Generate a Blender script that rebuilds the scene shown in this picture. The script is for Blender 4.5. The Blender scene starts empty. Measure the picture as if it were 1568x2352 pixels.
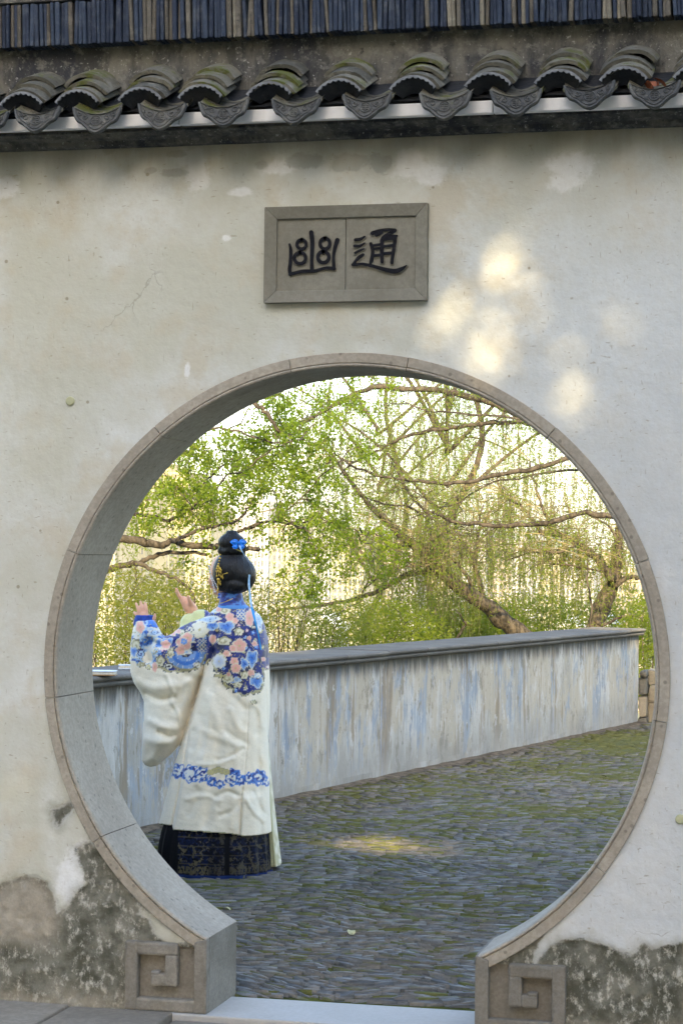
import bpy, bmesh, math, random
import numpy as np
from mathutils import Vector, Matrix

random.seed(7)
rng = np.random.default_rng(7)
PI = math.pi
scene = bpy.context.scene
COL = scene.collection

# ------------------------------------------------------------------ camera
CAM = np.array([1.6773, -7.1568, 1.6001])
VR = np.array([0.97280, 0.23120, 0.01060])      # image right
VU = np.array([-0.00570, -0.02160, 0.99975])    # image up
VW = np.array([-0.23140, 0.97270, 0.01970])     # view direction
VW = VW / np.linalg.norm(VW)
VR = VR - VW * (VR @ VW); VR = VR / np.linalg.norm(VR)
VU = np.cross(VR, VW)
FD = 4917.4                                     # focal length for a 1568 x 2352 grid
cam_data = bpy.data.cameras.new('camera')
cam_data.sensor_fit = 'HORIZONTAL'; cam_data.sensor_width = 36.0; cam_data.lens = 112.904
cam_data.clip_start = 0.1; cam_data.clip_end = 6000.0
cam = bpy.data.objects.new('camera', cam_data); COL.objects.link(cam)
cam.matrix_world = Matrix(((VR[0], VU[0], -VW[0], CAM[0]), (VR[1], VU[1], -VW[1], CAM[1]),
                           (VR[2], VU[2], -VW[2], CAM[2]), (0, 0, 0, 1)))
scene.camera = cam

# ------------------------------------------------------------------ light
SUN_D = np.array([-0.15, 1.0, -0.40]); SUN_D = SUN_D / np.linalg.norm(SUN_D)   # travel direction
world = bpy.data.worlds.new('World'); scene.world = world; world.use_nodes = True
wn = world.node_tree; wn.nodes.clear()
wo = wn.nodes.new('ShaderNodeOutputWorld'); bg = wn.nodes.new('ShaderNodeBackground')
sk = wn.nodes.new('ShaderNodeTexSky'); sk.sky_type = 'NISHITA'; sk.sun_disc = False
sk.sun_elevation = math.asin(-SUN_D[2]); sk.sun_rotation = math.atan2(-SUN_D[0], -SUN_D[1])
sk.air_density = 1.0; sk.dust_density = 2.4; sk.ozone_density = 0.8; sk.altitude = 60
bg.inputs['Strength'].default_value = 0.15
wn.links.new(sk.outputs[0], bg.inputs[0]); wn.links.new(bg.outputs[0], wo.inputs[0])
sd = bpy.data.lights.new('sun', 'SUN'); sd.energy = 3.2; sd.angle = math.radians(0.5); sd.color = (1.0, 0.77, 0.42)
so = bpy.data.objects.new('sun', sd); COL.objects.link(so)
so.rotation_euler = Vector(-SUN_D).to_track_quat('Z', 'Y').to_euler(); so.location = (4, -20, 14)
vs = scene.view_settings
vs.view_transform = 'Standard'; vs.look = 'None'; vs.gamma = 1.0; vs.use_curve_mapping = False; vs.exposure = 2.42
scene.cycles.max_bounces = 8; scene.cycles.diffuse_bounces = 4; scene.cycles.transparent_max_bounces = 8
scene.cycles.use_denoising = True

# ------------------------------------------------------------------ helpers
def ray(x, y):
    return (x - 784.0) / FD * VR - (y - 1176.0) / FD * VU + VW
def at(x, y, Y):                                # point of the plane "world y = Y" seen at grid position x, y
    d = ray(x, y); return CAM + (Y - CAM[1]) / d[1] * d
def on_floor(x, y, z=0.0):
    d = ray(x, y); return CAM + (z - CAM[2]) / d[2] * d

def wl(o):
    v = Vector((0, 0, 0))
    while o is not None:
        v = v + o.location; o = o.parent
    return np.array(v)

def tag(o, label=None, cat=None, group=None, kind=None):
    if label: o['label'] = label
    if cat: o['category'] = cat
    if group: o['group'] = group
    if kind: o['kind'] = kind
    return o

def thing(name, loc, label, cat, group=None):
    o = bpy.data.objects.new(name, None); COL.objects.link(o); o.location = Vector(loc)
    o.empty_display_size = 0.1
    return tag(o, label, cat, group)

def rawmesh(name, V, F, mat=None, smooth=False):
    me = bpy.data.meshes.new(name)
    V = np.asarray(V, dtype=np.float64)
    if isinstance(F, np.ndarray):
        n, k = F.shape
        me.vertices.add(len(V)); me.vertices.foreach_set('co', V.astype(np.float32).ravel())
        me.loops.add(n * k); me.loops.foreach_set('vertex_index', F.astype(np.int32).ravel())
        me.polygons.add(n); me.polygons.foreach_set('loop_start', np.arange(0, n * k, k, dtype=np.int32))
        me.update(calc_edges=True); me.validate()
    else:
        me.from_pydata([tuple(v) for v in V], [], [tuple(f) for f in F]); me.update()
    if mat: me.materials.append(mat)
    if smooth: me.polygons.foreach_set('use_smooth', np.ones(len(me.polygons), dtype=bool))
    return me

def link(name, me, parent=None, loc=None):
    o = bpy.data.objects.new(name, me); COL.objects.link(o)
    if parent is not None: o.parent = parent
    if loc is not None: o.location = Vector(loc)
    return o

def part(name, V, F, mat, parent=None, smooth=False, base=None):
    """world coordinates in; the object's origin goes to its parent's base, or to BASE"""
    V = np.asarray(V, dtype=np.float64)
    if parent is not None:
        b = wl(parent)
        return link(name, rawmesh(name, V - b, F, mat, smooth), parent)
    b = np.array(base if base is not None else (0, 0, 0), dtype=float)
    return link(name, rawmesh(name, V - b, F, mat, smooth), None, b)

class MB:
    """collects shapes into one mesh"""
    def __init__(s): s.V = []; s.F = []; s.n = 0
    def add(s, V, F):
        V = np.asarray(V, dtype=float)
        s.V.append(V); s.F += [tuple(i + s.n for i in f) for f in F]; s.n += len(V); return s
    def box(s, c, d, M=None):
        x, y, z = np.array(d) / 2.0
        V = np.array([[-x, -y, -z], [x, -y, -z], [x, y, -z], [-x, y, -z], [-x, -y, z], [x, -y, z], [x, y, z], [-x, y, z]])
        if M is not None: V = V @ np.asarray(M).T
        return s.add(V + np.array(c), [(0, 3, 2, 1), (4, 5, 6, 7), (0, 1, 5, 4), (1, 2, 6, 5), (2, 3, 7, 6), (3, 0, 4, 7)])
    def tube(s, pts, rad, n=6):
        V, F = tube(pts, rad, n); return s.add(V, F)
    def ball(s, c, r, nu=10, nv=7, M=None):
        V, F = ball(c, r, nu, nv, M); return s.add(V, F)
    def out(s): return np.concatenate(s.V), s.F
    def build(s, name, mat, parent=None, smooth=False, base=None):
        V, F = s.out(); return part(name, V, F, mat, parent, smooth, base)

def ball(c, r, nu=10, nv=7, M=None):
    r = np.array(r if np.ndim(r) else (r, r, r), dtype=float)
    V = [(0, 0, 1)]
    for j in range(1, nv):
        t = PI * j / nv
        for i in range(nu): V.append((math.sin(t) * math.cos(2 * PI * i / nu), math.sin(t) * math.sin(2 * PI * i / nu), math.cos(t)))
    V.append((0, 0, -1)); V = np.array(V) * r
    if M is not None: V = V @ np.asarray(M).T
    F = []
    for i in range(nu): F.append((0, 1 + i, 1 + (i + 1) % nu))
    for j in range(nv - 2):
        a = 1 + j * nu
        for i in range(nu): F.append((a + i, a + nu + i, a + nu + (i + 1) % nu, a + (i + 1) % nu))
    L = len(V) - 1; a = 1 + (nv - 2) * nu
    for i in range(nu): F.append((L, a + (i + 1) % nu, a + i))
    return V + np.array(c), F

def tube(pts, rad, n=6):
    P = np.asarray(pts, dtype=float); m = len(P)
    R = np.ones(m) * rad if np.ndim(rad) == 0 else np.asarray(rad, dtype=float)
    T = np.gradient(P, axis=0); T /= (np.linalg.norm(T, axis=1)[:, None] + 1e-9)
    ref = np.array([0.0, 0, 1]) if abs(T[0][2]) < 0.9 else np.array([1.0, 0, 0])
    A = np.cross(T[0], ref); A /= np.linalg.norm(A)
    ang = np.arange(n) * 2 * PI / n; V = []
    for k in range(m):
        A = A - T[k] * (A @ T[k]); A /= (np.linalg.norm(A) + 1e-9); B = np.cross(T[k], A)
        V.append(P[k] + R[k] * (np.cos(ang)[:, None] * A + np.sin(ang)[:, None] * B))
    V = np.concatenate(V + [P[:1], P[-1:]]); F = []
    for k in range(m - 1):
        for i in range(n):
            j = (i + 1) % n; F.append((k * n + i, k * n + j, (k + 1) * n + j, (k + 1) * n + i))
    for i in range(n):
        j = (i + 1) % n; F.append((m * n, j, i)); F.append((m * n + 1, (m - 1) * n + i, (m - 1) * n + j))
    return V, F

def smooth_path(pts, k=4):
    """Catmull-Rom through rows of any width"""
    P = np.asarray(pts, dtype=float)
    if len(P) < 3:
        t = np.linspace(0, 1, k + 1)[:, None]; return P[0] * (1 - t) + P[-1] * t
    Q = np.vstack([2 * P[0] - P[1], P, 2 * P[-1] - P[-2]]); out = []
    for i in range(1, len(Q) - 2):
        for t in np.arange(k) / k:
            a, b, c, d = Q[i - 1], Q[i], Q[i + 1], Q[i + 2]
            out.append(0.5 * (2 * b + (c - a) * t + (2 * a - 5 * b + 4 * c - d) * t * t + (3 * b - a - 3 * c + d) * t ** 3))
    out.append(P[-1]); return np.array(out)

def bevel_mesh(V, F, w=0.004, seg=2):
    bm = bmesh.new(); vs_ = [bm.verts.new(tuple(v)) for v in V]
    for f in F: bm.faces.new([vs_[i] for i in f])
    bmesh.ops.recalc_face_normals(bm, faces=bm.faces[:])
    bmesh.ops.bevel(bm, geom=bm.edges[:], offset=w, segments=seg, profile=0.6, affect='EDGES', clamp_overlap=True)
    bm.verts.index_update()
    V2 = np.array([v.co[:] for v in bm.verts]); F2 = [tuple(v.index for v in f.verts) for f in bm.faces]; bm.free()
    return V2, F2

def prism(poly, y0, y1):
    """polygon of (x, z) extruded along y"""
    n = len(poly); V = [(x, y0, z) for x, z in poly] + [(x, y1, z) for x, z in poly]
    F = [tuple(range(n)), tuple(range(2 * n - 1, n - 1, -1))] + [(i, i + n, (i + 1) % n + n, (i + 1) % n) for i in range(n)]
    return np.array(V), F

# value noise on numpy arrays
def _hash(ix, iy, iz):
    h = (ix * 374761393 + iy * 668265263 + iz * 2147483647 + 1013904223) & 0xFFFFFFFF
    h = ((h ^ (h >> 13)) * 1274126177) & 0xFFFFFFFF
    return ((h ^ (h >> 16)) & 0xFFFF) / 65535.0
def vnoise(x, y, z=None):
    x = np.asarray(x, dtype=float); y = np.asarray(y, dtype=float); z = np.zeros_like(x) if z is None else np.asarray(z, dtype=float)
    ix, iy, iz = [np.floor(a).astype(np.int64) for a in (x, y, z)]
    fx, fy, fz = x - ix, y - iy, z - iz
    fx, fy, fz = [f * f * (3 - 2 * f) for f in (fx, fy, fz)]
    r = 0
    for dx in (0, 1):
        for dy in (0, 1):
            for dz in (0, 1):
                r = r + _hash(ix + dx, iy + dy, iz + dz) * (fx if dx else 1 - fx) * (fy if dy else 1 - fy) * (fz if dz else 1 - fz)
    return r * 2 - 1
def fbm(x, y, z=None, o=4):
    r = 0; a = 0.5; s = 1.0
    for k in range(o):
        r = r + a * vnoise(np.asarray(x) * s + 17.3 * k, np.asarray(y) * s - 9.1 * k, None if z is None else np.asarray(z) * s + 3.7 * k); a *= 0.5; s *= 2.03
    return r
def sstep(a, b, x):
    t = np.clip((x - a) / (b - a), 0, 1); return t * t * (3 - 2 * t)
def srgb(r, g, b):
    return tuple(((c / 255.0) / 12.92 if c / 255.0 < 0.04045 else ((c / 255.0 + 0.055) / 1.055) ** 2.4) for c in (r, g, b))

# ------------------------------------------------------------------ materials
class Mat:
    def __init__(s, name, color=(0.5, 0.5, 0.5), rough=0.8, spec=0.3):
        s.m = bpy.data.materials.new(name); s.m.use_nodes = True; s.nt = s.m.node_tree; s.nt.nodes.clear()
        s.out = s.nt.nodes.new('ShaderNodeOutputMaterial'); s.b = s.nt.nodes.new('ShaderNodeBsdfPrincipled')
        s.nt.links.new(s.b.outputs[0], s.out.inputs[0])
        s.b.inputs['Base Color'].default_value = (*color, 1); s.b.inputs['Roughness'].default_value = rough
        s.b.inputs['Specular IOR Level'].default_value = spec
        s._co = None
    def new(s, t): return s.nt.nodes.new(t)
    def lk(s, a, b): s.nt.links.new(a, b)
    def co(s, scale=(1, 1, 1), rot=(0, 0, 0), kind='Object', loc=(0, 0, 0)):
        tc = s.new('ShaderNodeTexCoord'); mp = s.new('ShaderNodeMapping')
        mp.inputs['Scale'].default_value = scale; mp.inputs['Rotation'].default_value = rot; mp.inputs['Location'].default_value = loc
        s.lk(tc.outputs[kind], mp.inputs[0]); return mp.outputs[0]
    def wco(s, scale=(1, 1, 1), rot=(0, 0, 0)):
        g = s.new('ShaderNodeNewGeometry'); mp = s.new('ShaderNodeMapping')
        mp.inputs['Scale'].default_value = scale; mp.inputs['Rotation'].default_value = rot
        s.lk(g.outputs['Position'], mp.inputs[0]); return mp.outputs[0]
    def wv(s, amt):
        n = s.new('ShaderNodeTexNoise'); n.inputs['Scale'].default_value = 6.0; n.inputs['Detail'].default_value = 4; p = s.wco((1, 1, 1.3)); s.lk(p, n.inputs['Vector'])
        a = s.new('ShaderNodeVectorMath'); a.operation = 'SCALE'; a.inputs['Scale'].default_value = amt; s.lk(n.outputs['Color'], a.inputs[0])
        b = s.new('ShaderNodeVectorMath'); b.operation = 'ADD'; s.lk(p, b.inputs[0]); s.lk(a.outputs[0], b.inputs[1]); return b.outputs[0]
    def noise(s, scale, detail=4, rough=0.55, vec=None, dist=0.0):
        n = s.new('ShaderNodeTexNoise'); n.inputs['Scale'].default_value = scale; n.inputs['Detail'].default_value = detail
        n.inputs['Roughness'].default_value = rough; n.inputs['Distortion'].default_value = dist
        s.lk(vec if vec is not None else s.wco(), n.inputs['Vector']); return n.outputs['Fac']
    def vor(s, scale, vec=None, feature='F1', out='Distance', rnd=1.0):
        n = s.new('ShaderNodeTexVoronoi'); n.feature = feature; n.inputs['Scale'].default_value = scale; n.inputs['Randomness'].default_value = rnd
        s.lk(vec if vec is not None else s.wco(), n.inputs['Vector']); return n.outputs[out]
    def attr(s, name, out='Fac'):
        n = s.new('ShaderNodeAttribute'); n.attribute_name = name; return n.outputs[out]
    def rand(s):
        return s.new('ShaderNodeObjectInfo').outputs['Random']
    def step(s, v, a, b, lo=0.0, hi=1.0):
        n = s.new('ShaderNodeMapRange'); n.interpolation_type = 'SMOOTHSTEP'
        n.inputs['From Min'].default_value = a; n.inputs['From Max'].default_value = b
        n.inputs['To Min'].default_value = lo; n.inputs['To Max'].default_value = hi
        s.lk(v, n.inputs['Value']); return n.outputs[0]
    def math(s, op, a, b=None):
        n = s.new('ShaderNodeMath'); n.operation = op
        for i, v in enumerate((a, b)):
            if v is None: continue
            if isinstance(v, (int, float)): n.inputs[i].default_value = v
            else: s.lk(v, n.inputs[i])
        return n.outputs[0]
    def mix(s, f, a, b):
        n = s.new('ShaderNodeMix'); n.data_type = 'RGBA'
        for k, v in ((0, f), (6, a), (7, b)):
            if isinstance(v, (int, float)): n.inputs[k].default_value = v
            elif isinstance(v, tuple): n.inputs[k].default_value = (*v, 1)
            else: s.lk(v, n.inputs[k])
        return n.outputs[2]
    def mul(s, c, v, amt=1.0):
        """scale a colour by a 0..1 value around 1"""
        n = s.new('ShaderNodeMix'); n.data_type = 'RGBA'; n.blend_type = 'MULTIPLY'; n.inputs[0].default_value = amt
        if isinstance(c, tuple): n.inputs[6].default_value = (*c, 1)
        else: s.lk(c, n.inputs[6])
        s.lk(v, n.inputs[7]); return n.outputs[2]
    def color(s, c): s.lk(c, s.b.inputs['Base Color']); return s
    def rough(s, v): s.lk(v, s.b.inputs['Roughness']); return s
    def bump(s, h, strength=0.4, dist=0.01):
        n = s.new('ShaderNodeBump'); n.inputs['Strength'].default_value = strength; n.inputs['Distance'].default_value = dist
        s.lk(h, n.inputs['Height']); s.lk(n.outputs[0], s.b.inputs['Normal']); return s

def leaf_mat(name, c1, c2, trans, ts=0.5):
    m = Mat(name, c1, 0.5, 0.25)
    r = m.noise(0.9, 3); r2 = m.noise(14.0, 2)
    f = m.step(m.math('ADD', r, m.math('MULTIPLY', m.math('SUBTRACT', r2, 0.5), 0.9)), 0.3, 0.7)
    m.color(m.mix(f, c1, c2))
    t = m.new('ShaderNodeBsdfTranslucent'); m.lk(m.mix(f, trans, tuple(0.8 * q for q in trans)), t.inputs[0])
    mx = m.new('ShaderNodeMixShader'); mx.inputs[0].default_value = ts
    m.lk(m.b.outputs[0], mx.inputs[1]); m.lk(t.outputs[0], mx.inputs[2]); m.lk(mx.outputs[0], m.out.inputs[0])
    return m.m

def plaster_mat():
    m = Mat('old_plaster', rough=0.88, spec=0.2)
    big = m.noise(1.1, 5, 0.6); mid = m.noise(4.5, 5, 0.62); fine = m.noise(42, 4, 0.6)
    c = m.mix(m.step(big, 0.40, 0.60), (0.475, 0.475, 0.395), (0.585, 0.605, 0.575))
    c = m.mix(m.step(mid, 0.48, 0.66, 0, 0.7), c, (0.475, 0.435, 0.33))           # tan blotches
    c = m.mix(m.step(m.noise(2.6, 6, 0.65, m.wco((1, 1, 0.45))), 0.52, 0.75, 0, 0.6), c, (0.61, 0.63, 0.60))
    c = m.mix(m.attr('cool'), c, m.mix(m.step(mid, .35, .65), (0.515, 0.54, 0.545), (0.57, 0.585, 0.575)))
    f_n = m.math('ADD', m.math('MULTIPLY', m.math('SUBTRACT', m.noise(26, 5, 0.7), 0.5), 0.8), m.math('MULTIPLY', m.math('SUBTRACT', m.noise(8, 5, 0.6), 0.5), 1.3))
    wht = m.step(m.math('ADD', m.attr('white'), f_n), 0.40, 0.75, 0, 0.8)
    c = m.mix(wht, c, (0.72, 0.73, 0.72))
    gry = m.step(m.math('ADD', m.attr('cement'), f_n), 0.42, 0.66, 0, 0.7)
    c = m.mix(gry, c, (0.34, 0.345, 0.31))
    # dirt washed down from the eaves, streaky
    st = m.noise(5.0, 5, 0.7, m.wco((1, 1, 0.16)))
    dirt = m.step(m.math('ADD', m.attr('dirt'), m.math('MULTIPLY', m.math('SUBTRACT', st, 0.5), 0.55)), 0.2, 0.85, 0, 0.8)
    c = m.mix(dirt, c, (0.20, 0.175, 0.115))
    # straw fibres and pits
    fl = m.noise(30, 2, 0.5, m.wco((1, 1, 3.2), (0, 0.45, 0))); fl2 = m.noise(34, 2, 0.5, m.wco((3.4, 1, 0.8), (0, -0.35, 0)))
    c = m.mix(m.step(fl, 0.672, 0.715, 0, 0.5), c, (0.26, 0.225, 0.15)); c = m.mix(m.step(fl2, 0.682, 0.72, 0, 0.45), c, (0.27, 0.235, 0.165))
    c = m.mix(m.step(m.vor(7.5), 0.035, 0.06, 0.75, 0), c, (0.24, 0.205, 0.14))
    c = m.mix(m.step(fine, 0.42, 0.6, 0.10, 0), c, (0.42, 0.38, 0.30))
    crack = m.step(m.vor(1.6, m.wv(0.25), 'DISTANCE_TO_EDGE'), 0.0, 0.005, 1, 0)
    crack = m.math('MULTIPLY', crack, m.step(m.noise(1.7, 2), 0.62, 0.66))
    c = m.mix(m.math('MULTIPLY', crack, 0.55), c, (0.25, 0.23, 0.19))
    # where the coat has come off near the ground
    pn = m.math('MULTIPLY', m.math('SUBTRACT', m.noise(30, 7, 0.78), 0.5), 0.42)
    pe = m.math('ADD', m.attr('peel'), pn)
    off = m.step(pe, 0.42, 0.56)
    halo = m.math('MULTIPLY', m.step(m.math('ADD', m.attr('halo'), m.math('MULTIPLY', m.math('SUBTRACT', m.noise(9, 6, 0.7), 0.5), 1.1)), 0.25, 0.85), 0.75)
    c = m.mix(halo, c, (0.235, 0.225, 0.165))
    n1 = m.noise(7, 6, 0.7); n2 = m.noise(34, 6, 0.75, m.wco((1, 1, 0.62))); n3 = m.noise(15, 5, 0.7)
    under = m.mix(m.step(n1, 0.38, 0.62), (0.080, 0.080, 0.058), (0.185, 0.18, 0.145))
    under = m.mix(m.step(n2, 0.50, 0.66, 0, 0.9), under, (0.47, 0.455, 0.39))
    under = m.mix(m.step(n3, 0.55, 0.7, 0, 0.6), under, (0.055, 0.058, 0.04))
    low = m.step(m.math('ADD', m.attr('low'), m.math('MULTIPLY', m.math('SUBTRACT', n3, .5), .5)), 0.35, 0.75, 0, 0.75)
    under = m.mix(low, under, m.mix(n2, (0.30, 0.265, 0.20), (0.50, 0.46, 0.37)))
    under = m.mix(m.attr('bare'), under, m.mix(m.step(n3, 0.35, 0.65), (0.26, 0.235, 0.185), (0.36, 0.325, 0.26)))
    c = m.mix(off, c, under)
    rim = m.math('MULTIPLY', m.step(pe, 0.40, 0.48), m.step(pe, 0.50, 0.60, 1, 0))
    c = m.mix(m.math('MULTIPLY', rim, m.step(m.noise(3.5, 3), 0.45, 0.6, 0, 0.4)), c, (0.62, 0.62, 0.58))
    m.color(c)
    h = m.math('ADD', m.math('MULTIPLY', mid, 1.7), m.math('MULTIPLY', fine, 0.30))
    h = m.math('ADD', h, m.math('MULTIPLY', m.math('MULTIPLY', off, n2), 0.9))
    h = m.math('SUBTRACT', h, m.math('MULTIPLY', m.step(fl, 0.735, 0.775), 0.25))
    m.bump(h, 0.45, 0.012)
    return m.m

def stone_mat(name, c1, c2, c3, scale=1.0, pits=True, tool=None, rough=0.8):
    m = Mat(name, rough=rough, spec=0.25)
    r = m.rand()
    v = m.noise(3.2 * scale, 5, 0.6); f = m.noise(60 * scale, 3, 0.7)
    c = m.mix(m.step(v, 0.35, 0.65), c1, c2)
    c = m.mix(m.step(r, 0, 1, 0, 0.35), c, tuple(0.75 * q for q in c1))
    c = m.mix(m.step(f, 0.40, 0.62, 0.28, 0), c, c3)
    if pits: c = m.mix(m.step(m.vor(24 * scale), 0.10, 0.2, 0.55, 0), c, tuple(0.8 * q for q in c3))
    c = m.mix(m.step(m.noise(9 * scale, 5, .7), 0.56, 0.75, 0, 0.5), c, c3)
    m.color(c)
    h = m.math('ADD', m.math('MULTIPLY', f, 0.35), m.math('MULTIPLY', v, 0.6))
    if tool is not None: h = m.math('ADD', h, m.math('MULTIPLY', m.noise(1.0, 3, 0.6, m.co(tool)), 0.45))
    m.bump(h, 0.4, 0.006)
    return m.m

def tile_mat(name, c1, c2, moss=0.0, light=(0.26, 0.25, 0.22)):
    m = Mat(name, rough=0.72, spec=0.3)
    r = m.rand(); n = m.noise(14, 5, 0.65); n2 = m.noise(48, 4, 0.7)
    c = m.mix(r, c1, c2)
    c = m.mix(m.step(n, 0.5, 0.72, 0, 0.7), c, light)
    c = m.mix(m.step(n2, 0.55, 0.72, 0, 0.4), c, tuple(1.2 * q for q in light))
    c = m.mix(m.step(n2, 0.3, 0.45, 0.6, 0), c, tuple(0.35 * q for q in c1))
    if moss > 0:
        mo = m.noise(9, 5, 0.7); c = m.mix(m.step(m.math('ADD', mo, m.math('MULTIPLY', m.math('SUBTRACT', r, 0.5), 0.16)), 0.74 - moss, 0.84 - moss, 0, 0.9), c, m.mix(n2, (0.035, 0.045, 0.006), (0.12, 0.13, 0.02)))
    m.color(c); m.bump(m.math('ADD', n, m.math('MULTIPLY', n2, 0.5)), 0.7, 0.008)
    return m.m

def streak_mat():
    """whitewash over blue and tan paint, weathered in vertical runs"""
    m = Mat('streaked_whitewash', rough=0.85, spec=0.2)
    a = m.wco((1, 1, 0.20)); b = m.wco((1, 1, 0.50)); d = m.wco((1, 1, 0.085))
    n1 = m.noise(5.0, 9, 0.74, a); n2 = m.noise(2.6, 9, 0.74, b); n3 = m.noise(13, 8, 0.75, d); n4 = m.noise(1.7, 9, 0.72, b); n5 = m.noise(4.5, 9, .75, d)
    c = m.mix(m.step(n1, 0.42, 0.58), (0.345, 0.33, 0.29), (0.51, 0.495, 0.455))
    c = m.mix(m.step(n4, 0.485, 0.525, 0, 0.85), c, m.mix(n3, (0.36, 0.315, 0.24), (0.50, 0.455, 0.37)))
    c = m.mix(m.step(m.math('ADD', m.math('MULTIPLY', n2, 0.55), m.math('MULTIPLY', n5, 0.45)), 0.505, 0.555, 0, 0.85), c, m.mix(m.step(n3, .35, .65), (0.20, 0.245, 0.305), (0.34, 0.385, 0.43)))
    c = m.mix(m.step(n3, 0.57, 0.66, 0, 0.5), c, (0.60, 0.595, 0.57))
    c = m.mix(m.step(m.noise(5.2, 8, 0.75, d), 0.545, 0.60, 0, 0.75), c, (0.255, 0.20, 0.13))
    c = m.mix(m.step(m.noise(7.0, 8, 0.75, b), 0.575, 0.60, 0, 0.8), c, (0.25, 0.225, 0.175))
    c = m.mix(m.step(m.noise(22, 7, 0.78, b), 0.585, 0.615, 0, 0.7), c, (0.15, 0.14, 0.115))
    c = m.mix(m.step(m.noise(11, 7, 0.78, b), 0.58, 0.60, 0, 0.7), c, (0.56, 0.555, 0.53))
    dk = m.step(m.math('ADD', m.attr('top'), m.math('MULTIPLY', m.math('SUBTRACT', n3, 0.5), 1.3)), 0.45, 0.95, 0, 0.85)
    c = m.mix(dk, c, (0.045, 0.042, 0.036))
    lo = m.step(m.math('ADD', m.attr('foot'), m.math('MULTIPLY', m.math('SUBTRACT', n1, 0.5), 1.6)), 0.35, 0.95, 0, 0.7)
    c = m.mix(lo, c, m.mix(m.step(n2, .42, .58), (0.25, 0.245, 0.22), (0.36, 0.345, 0.305)))
    c = m.mix(m.step(m.vor(.9, m.wv(.05), 'DISTANCE_TO_EDGE'), .0, .004, .0, 0), c, (0.1, 0.1, 0.09))
    m.color(c); m.bump(m.math('ADD', n1, m.math('MULTIPLY', m.noise(30, 4, 0.7), 0.4)), 0.35, 0.01)
    return m.m

def simple_mat(name, c, rough=0.6, spec=0.3, var=0.25, scale=20.0, bump=0.2, metal=0.0):
    m = Mat(name, rough=rough, spec=spec); n = m.noise(scale, 4, 0.65)
    m.color(m.mix(m.step(n, 0.3, 0.7), tuple((1 - var) * q for q in c), tuple(min(1, (1 + var) * q) for q in c)))
    m.b.inputs['Metallic'].default_value = metal
    if bump > 0: m.bump(n, bump, 0.005)
    return m.m

M_PLASTER = plaster_mat()
M_RING = stone_mat('gate_stone', (0.335, 0.298, 0.238), (0.41, 0.37, 0.30), (0.15, 0.13, 0.10), 1.0, True, (90, 1.5, 90))
M_BLOCK = stone_mat('carved_stone', (0.175, 0.160, 0.13), (0.25, 0.232, 0.195), (0.085, 0.076, 0.056), 1.3, False, (8, 8, 120))
M_SILL = stone_mat('sill_stone', (0.43, 0.42, 0.39), (0.49, 0.48, 0.455), (0.32, 0.305, 0.27), 1.0, False)
M_SIGN = stone_mat('slate_plaque', (0.19, 0.18, 0.14), (0.245, 0.235, 0.19), (0.12, 0.11, 0.085), 1.0, False)
M_INK = simple_mat('black_paint', (0.008, 0.0085, 0.012), 0.7, 0.12, 0.4, 60, 0.3)
M_COPE = stone_mat('coping_stone_grey', (0.125, 0.118, 0.104), (0.175, 0.165, 0.145), (0.07, 0.066, 0.056), 1.0, False)
def cement_mat():
    m = Mat('stained_cement', rough=0.9, spec=0.2); a = m.wco((1, 1, 0.5)); n = m.noise(5, 6, .7, a); n2 = m.noise(24, 5, .7); n3 = m.noise(70, 4, .75); s = m.noise(11, 5, .7, m.wco((1, 1, .2)))
    c = m.mix(m.step(n, .38, .62), (0.030, 0.032, 0.038), (0.135, 0.128, 0.105)); c = m.mix(m.step(s, .5, .66, 0, .7), c, (0.045, 0.044, 0.040)); c = m.mix(m.step(n2, .52, .66, 0, .6), c, (0.185, 0.18, 0.155))
    c = m.mix(m.step(n3, .60, .68, 0, .8), c, (0.36, 0.355, 0.33)); c = m.mix(m.step(n2, .30, .42, .7, 0), c, (0.02, 0.021, 0.024)); m.color(c); m.bump(m.math('ADD', n2, m.math('MULTIPLY', n3, .6)), .6, .008); return m.m
M_CEMENT = cement_mat()
M_TILE = tile_mat('grey_roof_tile', (0.062, 0.060, 0.048), (0.135, 0.128, 0.098), 0.19, (0.23, 0.22, 0.185))
M_DRIP = tile_mat('dark_drip_tile', (0.050, 0.053, 0.054), (0.085, 0.085, 0.080), 0.05, (0.16, 0.155, 0.13))
M_DARK = tile_mat('dark_end_tile', (0.012, 0.014, 0.018), (0.022, 0.024, 0.026), 0.02, (0.04, 0.04, 0.038))
M_LIP = simple_mat('pale_glaze', (0.15, 0.16, 0.17), 0.5, 0.3, 0.3)
M_GUTTER = simple_mat('white_painted_board', (0.72, 0.72, 0.71), 0.45, 0.4, 0.10, 9, 0.05)
M_RIDGE1 = tile_mat('blue_black_tile', (0.010, 0.017, 0.036), (0.028, 0.042, 0.070), 0.0, (0.085, 0.095, 0.11))
M_RIDGE2 = tile_mat('brown_tile', (0.060, 0.053, 0.042), (0.105, 0.094, 0.074), 0.0, (0.19, 0.175, 0.14))
M_RIDGE3 = tile_mat('dusty_tile', (0.12, 0.108, 0.08), (0.19, 0.172, 0.13), 0.0, (0.26, 0.245, 0.20))
M_STREAK = streak_mat()
# ================================================================== the garden wall
ZC, R1, R2, TH = 1.1944, 1.100, 1.0496, 0.3465
BLK = ((-0.7815, -0.4835), (0.4570, 0.7618))      # the two carved foot blocks (x extents)
WTOP = 3.262

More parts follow.
